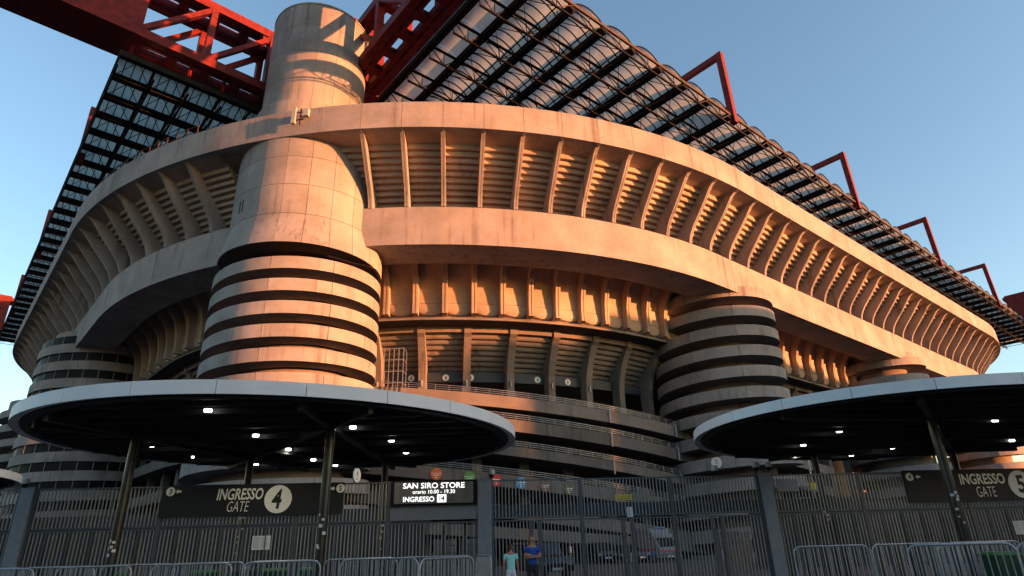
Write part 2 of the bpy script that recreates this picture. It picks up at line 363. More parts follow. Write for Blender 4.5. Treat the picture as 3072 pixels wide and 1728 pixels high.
# lower ring wall and galleries
def spiral(name, s0, s1, o0, o1, zt, slope, h, mat, parent, n, th=0.25):
    """gallery parapet with floor whose height falls with s"""
    rings = []
    for i in range(n+1):
        s = s0+(s1-s0)*i/n; z = zt - slope*s
        rings.append([PW(s, o, zz) for o, zz in ((o0, z), (o0+.02, z-h), (o1, z-h+.02), (o1, z-h+.3), (o0+th, z-h+.3), (o0+th, z))])
    mb = MB(); mb.loft(rings); return part(name, mb, mat, parent, autos=rad(25))
def railing(s0, s1, o0, zt, slope, parent, post=1.55):
    mb = MB(); n = int((s1-s0)/post)
    for i in range(n+1):
        s = s0+(s1-s0)*i/n; a = PW(s, o0+.1, zt-slope*s-.1); mb.beam(a, a+Vector((0, 0, .62)), .035)
    for dz in (.16, .34, .52):
        pts = [PW(s0+(s1-s0)*i/(n), o0+.1, zt-slope*(s0+(s1-s0)*i/n)+dz) for i in range(n+1)]
        for a, b in zip(pts[:-1], pts[1:]): mb.beam(a, b, .03)
    part('railing', mb, 'galv', parent)
GAL = [(15.55, .068, 1.12), (13.65, .080, 1.08), (11.35, .088, .85), (8.85, .088, 1.1), (6.35, .095, 1.05), (4.05, .06, .9)]
for i, (z, sl, h) in enumerate(GAL):
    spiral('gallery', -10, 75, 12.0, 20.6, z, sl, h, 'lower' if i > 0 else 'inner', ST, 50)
    if i < 4: railing(-3 if i < 3 else 2, 45, 12.0, z, sl, ST)
for i, (z, sl, h) in enumerate([(15.0, 0, 1.1), (11.5, .0, 1.1), (8, 0, 1.1), (4.6, 0, 1.1)]):
    spiral('gallery', -110, -14, 13.0, 20.6, z, sl, h, 'lower' if i > 0 else 'inner', ST, 50)
for c, d in ((-120, -H2-LL), (-H2-LL, -H2), (-H2, H2), (H2, H2+LR), (H2+LR, 160)):
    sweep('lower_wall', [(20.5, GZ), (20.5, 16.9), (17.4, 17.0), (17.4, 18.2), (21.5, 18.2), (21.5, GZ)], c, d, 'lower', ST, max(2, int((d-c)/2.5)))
pm = MB(); pm.box(-.45, .45, 14.6, 15.3, GZ, 13.6); pm_me = pm.mesh('pier', 'lower')
for a in cols:
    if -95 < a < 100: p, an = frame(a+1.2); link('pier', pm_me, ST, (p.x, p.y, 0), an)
# dark doorways and shutters on the gallery walls
dd = MB(); dd.box(-.9, .9, 20.4, 20.49, 0, 2.1); dd_me = dd.mesh('doorway', 'glass')
for a in (3.2, 9.1, 13.5, 20.2, 26.2, 6.6):
    p, an = frame(a); link('doorway', dd_me, ST, (p.x, p.y, 14.1-.068*a), an)
sh = MB()
for k in range(9): sh.box(-2.4, 2.4, 20.38, 20.47, k*.22, k*.22+.19)
sh_me = sh.mesh('louvre', 'brick')
for a in (16, 22.5, 8): 
    for z in (6.2, 8.9): p, an = frame(a); link('louvre', sh_me, ST, (p.x, p.y, z-.05*a), an)
dp = MB(); dp.tube([(0, 0, -1.3), (0, 0, 0)], .07, 8); dpm = dp.mesh('drain_pipe', 'mull')
for i, (z, sl, h) in enumerate(GAL[:4]):
    for a in (28.6, 40.0): link('drain_pipe', dpm, ST, PW(a, 11.85, z-sl*a+.1))
# wire mesh stair cage at the left end of gallery
cg = MB(); s0 = .4
for z in (14.7, 15.8, 16.9, 18.0, 19.1): cg.beam(PW(s0, 11.9, z), PW(s0+2.3, 11.9, z), .06); cg.beam(PW(s0+2.3, 11.9, z), PW(s0+2.3, 13.4, z), .06)
for k in range(5): cg.beam(PW(s0+2.3*k/4, 11.9, 14.7), PW(s0+2.3*k/4, 11.9, 19.1), .06)
cg.beam(PW(s0+2.3, 13.4, 14.7), PW(s0+2.3, 13.4, 19.1), .06)
part('stair_cage', cg, 'galv', ST)
# coloured sector discs fixed on the gallery parapet
for a, m_, t1, t2 in ((6.9, 'orange', 'SETTORE', 'ARANCIO'), (10.6, 'dgreen', 'SETTORE', 'VERDE'), (13.6, 'dred', '', ''), (16.5, 'cblue', '', ''), (19.4, 'brown', '', ''), (22.3, 'olive', '', '')):
    z = 8.85-.088*a-.62; q = PW(a, 11.93, z); p, an = frame(a)
    mb = MB(); disc(mb, 0, 0, .5, -.03, .03); r = solo('sector_disc', mb, m_, {'orange': 'round orange sector sign on the lowest gallery parapet left of centre', 'dgreen': 'round green sector sign just above the gate pillar', 'dred': 'round red sector sign right of the gate pillar', 'cblue': 'round blue sector sign behind the railings', 'brown': 'round brown sector sign behind the railings', 'olive': 'round dark olive sector sign behind the railings'}[m_], 'sign', q, an, group='round sector signs on the gallery')
    if t1:
        text_part('lettering', t1+' '+t2, -.42, -.02, .84, .14, 'signw', r, y=-.036); 
    for bx in [(-.25, .25, -.12, -.07), (-.1, .1, -.32, -.24)] + ([] if t1 else [(-.33, .33, .02, .1)]):
        bbm = MB(); bbm.box(bx[0], bx[1], -.036, -.031, bx[2], bx[3]); part('print_mark', bbm, 'signw', r)
# ------------------------------------------------------------------ towers
def ring_pt(c, r, th, z): return (c[0]+r*cos(th), c[1]+r*sin(th), z)
def ramp_tower(label, c, r, zt, pitch, h, zend=GZ, glazed=False, core=4.3, collar=None, nseg=56, mat='tower'):
    t = thing('ramp_tower', label, 'tower', (c[0], c[1], GZ), group='spiral ramp towers around the stadium')
    off = Vector((-c[0], -c[1], -GZ)); th0 = atan2(-c[1], -c[0])
    def W(r_, th, z): return Vector(ring_pt(c, r_, th, z)) + off
    mb = MB(); top = (collar[1] if collar else zt+1)
    mb.loft([[W(core, 2*pi*k/40, z) for k in range(40)] for z in (GZ, top-.1)]); part('core', mb, 'inner', t, autos=rad(30))
    nt_ = int((zt-zend)/pitch)+1
    for i in range(nt_):
        nsg = 9; ns = nseg//nsg+1
        for q in range(nsg):
            rings = []; e = .022/r
            for k in range(ns+1):
                f = k/ns; t0_ = th0 - pi + 2*pi*q/nsg + e; th = t0_ + (2*pi/nsg-2*e)*f
                z = max(zt - i*pitch + pitch*(th-th0)/(2*pi), GZ+.02); zb = max(z-h, GZ+.01)
                rings.append([W(r, th, z), W(r, th, zb), W(core-.1, th, zb+.05), W(core-.1, th, zb+.25), W(r-.22, th, zb+.25), W(r-.22, th, z)])
            mb = MB(); mb.loft(rings); part('ramp_segment', mb, mat, t, autos=rad(25))
        if glazed:
            g = MB(); rg = []
            for k in range(nseg+1):
                th = th0 - pi + 2*pi*k/nseg; z = zt - i*pitch + pitch*(th-th0)/(2*pi)
                if z < 2: continue
                rg.append([W(r-.25, th, z-.02), W(r-.25, th, z+pitch-h+.02)])
            if len(rg) > 1: g.loft(rg, closed=False, caps=False); gp = part('window_band', g, 'glass', t, smooth=True)
            mu = MB()
            for k in range(0, 26):
                th = th0 - pi + 2*pi*k/26; z = zt - i*pitch + pitch*(th-th0)/(2*pi)
                if z > 2: mu.beam(W(r-.2, th, z), W(r-.2, th, z+pitch-h), .04)
            if mu.v: part('mullion', mu, 'mull', t)
    if collar:
        rc, zc, zb = collar
        mb = MB(); mb.loft([[W(rc, 2*pi*k/48, z) for k in range(48)] for z in (zb, zc)]); part('collar', mb, mat, t, autos=rad(30))
    return t
T1 = (-18.8, 50.8); T2 = (23.1, 69.0); T3 = (57.7, 97.7); T4 = (-56.2, 81.5); T5 = (-86.7, 114.7); T6 = (92, 126.8)
t1 = ramp_tower('great corner tower with smooth panelled shaft above spiral ramps, lit pink on the right', T1, 6.98, 23.21, 1.87, 1.03, core=4.9)
# drum above the ramps on the sunlit side
off = Vector((-T1[0], -T1[1], -GZ)); th0 = atan2(-T1[1], -T1[0])
mb = MB(); rings = []
for k in range(41):
    th = th0+rad(20)+rad(160)*k/40; ro = min(6.98, 5.5/cos(min(th-th0-rad(20), 1.0))); zb = 23.21+1.87-1.03+1.87*(th-th0)/(2*pi); 
    zb = max(zb, 24.43)
    rings.append([Vector(ring_pt(T1, rr_, th, z))+off for rr_, z in ((ro, zb), (ro, 26.3), (ro-.3, 26.3), (ro-.3, zb))])
mb.loft(rings); part('drum_wall', mb, 'tower', t1, autos=rad(25))
TS = (-19.05, 51.7); TU = (-19.6, 51.2); off = Vector((-T1[0], -T1[1], -GZ))
mb = MB()
for z0, z1, rr_ in ((27.6, 35.5, 6.48), (36.4, 40.2, 5.05), (40.2, 52.2, 4.65)):
    mb.loft([[Vector(ring_pt(TS if rr_ > 6 else TU, rr_, 2*pi*k/48, z))+off for k in range(48)] for z in (z0, z1)])
part('shaft_core', mb, 'joint_and_shade', t1, autos=rad(30))
def shaft_rows(r, rows, npan, w):
    cc = TS if r > 6 else TU
    for z0, z1 in zip(rows[:-1], rows[1:]):
        pm_ = MB(); nn = 4; rings = []
        a = 2*pi/npan; g = w/r
        for k in range(nn+1):
            th = -a/2+g/2+(a-g)*k/nn
            rings.append([(rr_*cos(th), rr_*sin(th), z) for rr_, z in ((r, z0+w/2), (r, z1-w/2), (r-.1, z1-w/2), (r-.1, z0+w/2))])
        pm_.loft(rings); me = pm_.mesh('wall_panel', 'tower', autos=rad(25))
        for k in range(npan): link('wall_panel', me, t1, (cc[0]-T1[0], cc[1]-T1[1], -GZ), th0+a*(k+.35))
shaft_rows(6.6, [27.72, 30.55, 33.35, 35.6], 20, .035)
shaft_rows(5.2, [37.5, 40.2], 16, .03)
shaft_rows(4.8, [40.2, 43.15, 46.5, 49.75, 52.35], 16, .03)
def flare(th, z, inset=0):
    f = min(max((27.7-z)/3.2, 0), 1); cx = TS[0]+(T1[0]-TS[0])*f; cy = TS[1]+(T1[1]-TS[1])*f; rr_ = 6.6+.33*f-inset
    return Vector((cx+rr_*cos(th)-T1[0], cy+rr_*sin(th)-T1[1], z-GZ))
for k in range(20):   # flared bottom row of shaft panels
    a = 2*pi/20; g = .035/6.6; mb = MB(); rings = []
    for q in range(5):
        th = th0+a*(k+.35)-a/2+g/2+(a-g)*q/4
        rings.append([flare(th, z) for z in (24.45, 25.0, 25.8, 26.7, 27.7)]+[flare(th, z, .15) for z in (27.7, 25.8, 24.45)])
    mb.loft(rings); part('wall_panel', mb, 'tower', t1, autos=rad(25))
mb = MB(); mb.loft([[flare(2*pi*k/48, z, .12) for k in range(48)] for z in (24.5, 25.2, 26.2, 27.6)]); part('flare_core', mb, 'joint_and_shade', t1, autos=rad(30))
mb = MB(); mb.loft([[Vector(ring_pt(TU, 4.85, 2*pi*k/48, z))+off for k in range(48)] for z in (52.36, 52.56)]); part('cap', mb, 'tower', t1, autos=rad(30))
for da in (-1.05, -.98):
    th = th0+da; q = Vector((TS[0]-T1[0]+6.61*cos(th), TS[1]-T1[1]+6.61*sin(th), 29.2-GZ)); mb = MB(); mb.box(-.07, .07, -.02, .02, -.6, .6); part('slit_window', mb, 'glass', t1, q, th+pi/2)
t2 = ramp_tower('grey spiral ramp tower standing in shade under the orange band, right of centre', T2, 6.98, 26.79, 2.185, 1.14, collar=(6.0, 28.16, 26.2))
t3 = ramp_tower('spiral ramp tower partly hidden behind the right canopy, its top just showing', T3, 6.98, 26.25, 2.6, 1.25, collar=(6.0, 27.6, 26.0))
t4 = ramp_tower('shaded spiral tower with dark window bands at the left below the overhang', T4, 6.98, 26.9, 2.23, 1.15, glazed=True, collar=(5.6, 28.9, 26.2), core=5.5)
t5 = ramp_tower('farthest left spiral tower, a sliver at the left edge of the picture', T5, 6.98, 26.5, 2.6, 1.25, collar=(6.0, 28, 26))
t6 = ramp_tower('farthest right spiral tower glimpsed below the right canopy at the picture edge', T6, 6.98, 26.5, 2.6, 1.25, collar=(6.0, 28, 26))
# gate number discs on the entry rings
def number_disc(c, r, az_off, z, num, label):
    th = atan2(-c[1], -c[0])+az_off; q = Vector((c[0]+(r+.06)*cos(th), c[1]+(r+.06)*sin(th), z))
    mb = MB(); disc(mb, 0, 0, .52, -.03, .03); o = solo('number_disc', mb, 'signw', label, 'sign', q, th+pi/2)
    text_part('lettering', num, -.13, -.1, .26, .42, 'ink', o, y=-.036); b_ = MB(); b_.box(-.15, .15, -.036, -.031, -.3, -.25); part('lettering', b_, 'ink', o)
number_disc(T2, 6.98, rad(-12), 8.7, '5', 'white round number five sign on the ramp parapet under the right canopy edge')
number_disc(T1, 6.98, rad(52), 6.9, '4', 'white round number four sign half hidden behind the left canopy')
# ------------------------------------------------------------------ roofs
def roof(label, org, D, I, xs, gable0, ys, beam_to, zt=46.0, depth=1.6, rise=0.95, arcs=4, maxp=300):
    t = thing('stadium_roof', label, 'roof', (org.x, org.y, zt), group='lattice roofs over the stands')
    D3 = Vector((D.x, D.y, 0)); I3 = Vector((I.x, I.y, 0))
    def W(x, i, z): return D3*x + I3*i + Vector((0, 0, z))
    dx = xs[1]-xs[0]
    # barrel vault panel between two beams, one per purlin bay; shared mesh per bay length
    cache = {}
    def vault(L):
        if round(L, 2) in cache: return cache[round(L, 2)]
        mb = MB(); n = 8; A = []; B = []
        for k in range(n+1):
            u = k/n; z = rise*sin(pi*u)**.8 + .05; x = dx*u
            A.append(W(x, .02, z)); B.append(W(x, L-.02, z))
        mb.loft([A, B], closed=False, caps=False); me = mb.mesh('roof_panel', 'sheet', smooth=True); cache[round(L, 2)] = me; return me
    allx = ([gable0] if gable0 is not None else []) + list(xs)
    cnt = 0
    for x in xs[:-1]:
        for y0, y1 in zip(ys[:-1], ys[1:]):
            if cnt < maxp: link('roof_panel', vault(y1-y0), t, W(x, y0, 0)); cnt += 1
    if gable0 is not None:
        mb = MB(); w_ = xs[0]-gable0; n = 6
        for y0, y1 in zip(ys[:-1], ys[1:]):
            mb2 = MB(); mb2.loft([[W(gable0+w_*k/n, y, rise*.7*sin(pi*k/n)+.05) for k in range(n+1)] for y in (y0+.02, y1-.02)], closed=False, caps=False)
            part('roof_panel', mb2, 'sheet', t, smooth=True)
    # thin arched frames
    vf = MB(); nL = int((ys[-1]-ys[0])/((ys[1]-ys[0])/arcs))
    for j in range(nL+1):
        y = ys[0]+(ys[1]-ys[0])/arcs*j; pts = [W(dx*k/8, y, rise*sin(pi*k/8)**.8-.02) for k in range(9)]
        for a, b in zip(pts[:-1], pts[1:]): vf.beam(a, b, .09, .1)
    vfm = vf.mesh('vault_frame', 'steel')
    for x in xs[:-1]: link('vault_frame', vfm, t, W(x, 0, 0))
    bm_ = MB(); bm_.beam(W(0, ys[0], -.28), W(0, ys[-1], -.28), .6, .62)
    bm_.beam(W(0, ys[0], .03), W(0, ys[-1], .03), .12, .1)
    bmm = bm_.mesh('cross_beam', 'steel')
    for x in allx: link('cross_beam', bmm, t, W(x, 0, 0))
    # lattice trusses parallel to the edge
    for yi, y in enumerate(ys):
        mb = MB(); x0, x1 = allx[0], allx[-1]
        mb.beam(W(x0, y, -.05), W(x1, y, -.05), .2, mi=1 if yi == 0 else 0)
        mb.beam(W(x0, y, -depth), W(x1, y, -depth), .17)
        if yi == 0: mb.beam(W(x0, y, .12), W(x1, y, .12), .16, mi=1)
        for x in xs[:-1]:
            m_ = x+dx/2
            for a, b in (((x, -.1), (m_, -depth)), ((m_, -depth), (x+dx, -.1)), ((m_, -.1), (m_, -depth)), ((x+dx, -.1), (x+dx, -depth))):
                mb.beam(W(a[0], y, a[1]), W(b[0], y, b[1]), .06, mi=1 if (yi == 0 and random.random() < .25) else 0)
        if gable0 is not None:
            g_ = (gable0+xs[0])/2
            for a, b in (((gable0, -.1), (g_, -depth)), ((g_, -depth), (xs[0], -.1)), ((g_, -.1), (g_, -depth)), ((gable0, -depth), (gable0, -.1))): mb.beam(W(a[0], y, a[1]), W(b[0], y, b[1]), .08, mi=1 if random.random() < .4 else 0)
        part('lattice_truss', mb, ['steel', 'rust'], t)
    # star bracing, between trusses
    br = MB()
    for y0, y1 in zip(ys[:-1], ys[1:]):
        m_ = dx/2; ym = (y0+y1)/2
        for a, b in (((m_, y0, -depth), (0, ym, -.4)), ((m_, y0, -depth), (dx, ym, -.4)), ((m_, y1, -depth), (0, ym, -.4)), ((m_, y1, -depth), (dx, ym, -.4))):
            br.beam(W(*a), W(*b), .055, mi=1 if random.random() < .05 else 0)
        br.beam(W(m_, y0, -depth), W(m_, y1, -depth), .09)
    brm = br.mesh('star_bracing', ['steel', 'rust'])
    for x in xs[:-1]: link('star_bracing', brm, t, W(x, 0, 0))
    return t
orgR = O + NR*RC; orgL = O + NL*RC
xsR = [-28.25+4.13*k for k in range(0, 41)]
roofR = roof('long lattice roof with scalloped barrel vaults running away to the right above the ring', orgR, DR, -NR, xsR, -31.5, [0.4+3.95*k for k in range(8)], 44)
xsL = [-20.3+3.79*k for k in range(0, 30)]
roofL = roof('lattice roof with grey vault panels descending to the left edge, seen from beneath', orgL, DL, -NL, xsL, None, [-1.4+3.13*k for k in range(8)], 26, rise=.7)
# ------------------------------------------------------------------ red girders and frames
def girder(label, org, U, V, u0, u1, v0, v1, z0, z1, solid_from, bay=6.6, far=None):
    """U outwards, V across; box truss, plated beyond solid_from"""
    t = thing('roof_girder', label, 'girder', (org.x, org.y, z0), group='red roof girders')
    U3 = Vector((U.x, U.y, 0)); V3 = Vector((V.x, V.y, 0)); H = z1-z0
    def W(u, v, z): return U3*u+V3*v+Vector((0, 0, z))
    c = 1.0
    for nm, zz in (('bottom_chord', c/2), ('top_chord', H-c/2)):
        for v in (v0+c/2, v1-c/2):
            mb = MB(); mb.beam(W(u0, v, zz), W(u1, v, zz), c*.85, c); part(nm, mb, 'red', t)
        mb = MB(); n = 3
        for k in range(1, n):
            v = v0+(v1-v0)*k/n; mb.beam(W(u0, v, zz), W(u1, v, zz), .42, .8)
        u = u0
        while u <= u1: mb.beam(W(u, v0+.5, zz), W(u, v1-.5, zz), .95, .7); u += bay/2
        part('deck_lattice', mb, 'red', t)
    u = u0+.45; us = []
    lim = min(u1, solid_from)
    while u < lim+.1: us.append(u); u += bay
    for v in (v0+.42, v1-.42):
        for i, u in enumerate(us):
            mb = MB(); mb.beam(W(u, v, c*.5), W(u, v, H-c*.5), .75, .6, up=U3); part('post', mb, 'red', t)
            ua = u+bay if i+1 < len(us) else None
            if i > 0:
                mb = MB(); mb.beam(W(us[i], v, c*.8), W(us[i-1], v, H-c*.8), .62, .5); part('diagonal', mb, 'red', t)
                for (uu, zz) in ((us[i]-.6, c+.35), (us[i-1]+.6, H-c-.35)):
                    g = MB(); g.beam(W(uu-.5, v, zz), W(uu+.5, v, zz), .3, .9); part('gusset', g, 'red', t)
    if solid_from < u1:
        if us: 
            for v in (v0+.42, v1-.42):
                mb = MB(); mb.beam(W(solid_from+.3, v, c*.8), W(us[-1], v, H-c*.8), .62, .5); part('diagonal', mb, 'red', t)
        mb = MB()
        vs = [W(u, v, z) for u in (solid_from, u1) for v, z in ((v0-.03, -.03), (v1+.03, -.03), (v1+.03, H+.03), (v0-.03, H+.03))]
        mb.add(vs, [(0, 1, 2, 3), (4, 5, 6, 7), (0, 1, 5, 4), (1, 2, 6, 5), (2, 3, 7, 6), (3, 0, 4, 7)]); part('plated_end', mb, 'red', t)
    if far:
        mb = MB(); vs = [W(u, v, z) for u in (far, u0-.2) for v, z in ((v0, 0), (v1, 0), (v1, H+2.5), (v0, H+2.5))]  # unseen span, closed and raised above the girder to block low sun
        mb.add(vs, [(0, 1, 2, 3), (4, 5, 6, 7), (0, 1, 5, 4), (1, 2, 6, 5), (2, 3, 7, 6), (3, 0, 4, 7)]); part('far_span_blocker', mb, 'red', t)
    return t
gB = girder('red box girder with a solid plated end crossing the upper left corner', orgL, NL, DL, -12.1, 34, -22.0, -17.6, 47.4, 55.6, 0.4, bay=6.2, far=-140)
gA = girder('red lattice girder rising from the right side of the tower beside the vaulted roof', orgR, NR, DR, -23.3, 40, -35.1, -31.0, 47.4, 54.2, 6.0, bay=6.0, far=-190)
gC = girder('dark red girder end jutting in at the far left edge', orgL, NL, DL, 1.2, 24, 86.5, 91, 47.0, 54.6, 1.3)
gD = girder('dark red girder end jutting in at the far right edge', orgR, NR, DR, -4.0, 26, 128, 133, 47.4, 55, -3.9)
# orange hangers under the left girder
hg = MB()
for u in (0.6, -4.6, -7.9): 
    a = Vector((NL.x*u+DL.x*-20.2, NL.y*u+DL.y*-20.2, 0)); hg.beam(a+Vector((0, 0, -1.6)), a+Vector((0, 0, .3)), .22)
part('hanger', hg, 'red', gB, smooth=False)
for i, a in enumerate((1.3, 33.2, 66.0, 99.5)):
    lab = ['nearest red portal frame standing up from the right roof edge, largest against the sky', 'second red portal frame along the right roof edge', 'third red portal frame along the right roof edge, before the smallest', 'farthest and smallest red portal frame near the right picture edge'][i]
    z1 = 54.9 if i == 0 else 54.3
    q = orgR+DR*a; t = thing('roof_frame', lab, 'frame', (q.x, q.y, 46), group='red frames on the right roof edge')
    I3 = Vector((-NR.x, -NR.y, 0)); D3 = Vector((DR.x, DR.y, 0))
    mb = MB(); mb.beam(I3*.35+Vector((0, 0, -1.0)), I3*.55+Vector((0, 0, z1-46+.35)), .7, .7, up=D3); part('post', mb, 'red', t)
    mb = MB(); mb.beam(I3*.9+Vector((0, 0, z1-46)), I3*31+Vector((0, 0, z1-46)), .6, .7); part('top_beam', mb, 'red', t)
    mb = MB(); mb.beam(I3*.4+Vector((0, 0, .9)), I3*4+Vector((0, 0, 2.2)), .3, .9); part('bracket', mb, 'red', t)
for i, a in enumerate((2, 34.8, 67.6)):
    q = orgL+DL*a; t = thing('roof_frame', ['red frame edge showing beside the upper part of the left roof', 'thin red frame edge halfway down the left roof edge', 'thin red frame edge low on the left roof edge'][i], 'frame', (q.x, q.y, 46), group='red frames on the left roof edge')
    I3 = Vector((-NL.x, -NL.y, 0)); D3 = Vector((DL.x, DL.y, 0))
    mb = MB(); mb.beam(I3*-1.0+Vector((0, 0, -1.0)), I3*-1.0+Vector((0, 0, 7.2)), .7, .7, up=D3); part('post', mb, 'red', t)
    mb = MB(); mb.beam(I3*-.6+Vector((0, 0, 6.9)), I3*24+Vector((0, 0, 6.9)), .6, .7); part('top_beam', mb, 'red', t)
# handrail and struts behind the left parapet
mb = MB()
for k in range(34):
    s = -17-1.4*k; a = PW(s, .6, 38); mb.beam(a, a+Vector((0, 0, 1.5)), .08)
    if k < 33: b = PW(s-1.4, .6, 38); mb.beam(a+Vector((0, 0, 1.4)), b+Vector((0, 0, 1.4)), .06); mb.beam(a+Vector((0, 0, .8)), b+Vector((0, 0, .8)), .05)
part('handrail', mb, 'rust', ST)
# antenna box on the parapet
an_s = -4.9; q = PW(an_s, -.15, 36.9); p_, an = frame(an_s)
t = thing('antenna', 'white mobile phone antenna box bolted to the top parapet above the corner tower', 'antenna', q, an)
mb = MB(); mb.box(-.75, -.4, -.5, -.25, -.8, .9); part('radome', mb, 'cam', t)
mb = MB(); mb.box(.25, .75, -.45, -.1, -.1, .65); part('radio_unit', mb, 'cam', t)
mb = MB(); mb.tube([(0, -.3, -.9), (0, -.3, .8)], .05); mb.beam((-.6, -.3, .4), (.5, -.3, .4), .06); mb.beam((-.6, -.3, -.4), (.3, -.3, -.4), .06); mb.beam((0, -.3, .1), (0, .2, .1), .08); part('bracket', mb, 'steel', t)
# ------------------------------------------------------------------ canopies
def canopy(label, c, a, b, ang, z0, z1, posts, lamps, third=False):
    t = thing('canopy', label, 'canopy', (c[0], c[1], GZ), group='round white-rimmed entrance canopies'); n = 96; ca, sa = cos(ang), sin(ang)
    def E(f, th, z, da=0): x = (a+da)*cos(th)*f; y = (b+da)*sin(th)*f; return Vector((x*ca-y*sa, x*sa+y*ca, z-GZ))
    mb = MB(); nn = 24
    for q in range(nn):
        mb2 = MB(); rings = []
        for k in range(5):
            th = 2*pi*(q+k/4*.992)/nn; rings.append([E(1, th, z0), E(1, th, z1), E(1, th, z1, -.25), E(1, th, z0+.05, -.25)])
        mb2.loft(rings); part('rim_panel', mb2, 'white', t, autos=rad(20))
    mb = MB(); mb.loft([[E(1, 2*pi*k/n, z, -.27) for k in range(n)] for z in (z0+.09, z1-.03)]); part('ceiling', mb, 'black', t)
    mb = MB(); 
    r2 = [[E(1, 2*pi*k/n, z, d) for z, d in ((z0-.01, -.27), (z0+.08, -.27), (z0+.08, -.55), (z0-.01, -.55))] for k in range(n+1)]
    mb.loft(r2, caps=False); part('ring_beam', mb, 'joist', t)
    def inside(x, y):
        u = (x*ca+y*sa)/(a-.5); v = (-x*sa+y*ca)/(b-.5); return u*u+v*v < 1
    # joists (run along X) and main beams
    y = -8.0
    while y < 8.2:
        xs_ = [x*.1 for x in range(-110, 111) if inside(x*.1, y)]
        if len(xs_) > 8: mb = MB(); mb.beam((xs_[0], y, z0-.02-GZ), (xs_[-1], y, z0-.02-GZ), .08, .14); part('joist', mb, 'joist', t)
        y += 1.05
    for p_, q_ in ((0, 2), (1, 3), (0, 3), (1, 2)) if len(posts) > 3 else ((0, 1),):
        A = Vector((posts[p_][0]-c[0], posts[p_][1]-c[1], 0)); B = Vector((posts[q_][0]-c[0], posts[q_][1]-c[1], 0)); d = (B-A).normalized()
        while inside(B.x+d.x*.2, B.y+d.y*.2): B = B+d*.2
        while inside(A.x-d.x*.2, A.y-d.y*.2): A = A-d*.2
        mb = MB(); mb.beam(A+Vector((0, 0, z0-.07-GZ)), B+Vector((0, 0, z0-.07-GZ)), .16, .28); part('main_beam', mb, 'joist', t)
    for (x, y) in posts:
        mb = MB(); mb.tube([(x-c[0], y-c[1], 0), (x-c[0], y-c[1], z0-GZ)], .14, 20); p = part('post', mb, 'post', t, autos=rad(40))
        for k in range(7):
            a = -pi/2+random.uniform(-.7, .7); zz = 1.5+random.uniform(0, 1.3); w_ = random.uniform(.03, .055); q = Vector((x-c[0]+.143*cos(a), y-c[1]+.143*sin(a), zz)); tn = Vector((-sin(a), cos(a), 0)); st_ = MB()
            st_.add([q-tn*w_, q+tn*w_, q+tn*w_+Vector((0, 0, w_*1.6)), q-tn*w_+Vector((0, 0, w_*1.6))], [(0, 1, 2, 3)]); part('sticker', st_, 'paper', p)
    lm = MB(); n = 20; lm.loft([[(r_*.105*cos(2*pi*k/n), r_*.105*sin(2*pi*k/n)*.8, z) for k in range(n)] for r_, z in ((.9, .05), (1, .07), (1, .12))]); me = lm.mesh('lamp', 'lamp')
    al = bpy.data.lights.new('lamp_light', 'SPOT'); al.energy = 22; al.spot_size = rad(150); al.spot_blend = .6; al.shadow_soft_size = .13; al.color = (1.0, .95, .82)
    for (x, y) in lamps:
        lo = link('lamp', me, t, (x-c[0], y-c[1], z0-.13-GZ)); link('lamp_light', al, lo, (0, 0, .0))
    return t
cL = canopy('left round canopy with white rim and black ceiling above the gate four sign', (-8.16, 23.07), 8.3, 7.8, atan2(.6, .8), 5.3, 5.66,
    [(-12.1, 20.0), (-5.7, 19.3), (-10.8, 25.9), (-5.8, 28.3)],
    [(-8.4, 16.9), (-12.4, 19.7), (-13.0, 22.5), (-13.0, 25.6), (-8.7, 21.0), (-8.7, 24.2), (-8.7, 27.3), (-11.5, 28.2), (-8.3, 29.3), (-5.2, 20.0), (-4.5, 22.8), (-4.5, 25.9)])
cR = canopy('right round canopy with white rim leaving the picture above the gate five sign', (15.6, 24.9), 9.3, 7.7, atan2(.61, .79), 5.3, 5.62,
    [(13.6, 20.6), (13.6, 29.4), (20, 21.5), (20, 29.5)],
    [(12.1, 26.9), (13.0, 30.0), (12.0, 23.5), (16.1, 30.9), (16.8, 28.6), (13.0, 20.9), (16.8, 22.1), (21.2, 27.3)])
cF = canopy('distant third canopy whose end just enters at the left edge behind the fence', (-32.8, 29.3), 8.3, 7.8, 0, 5.3, 5.66, [(-36, 27), (-36, 32)], [])
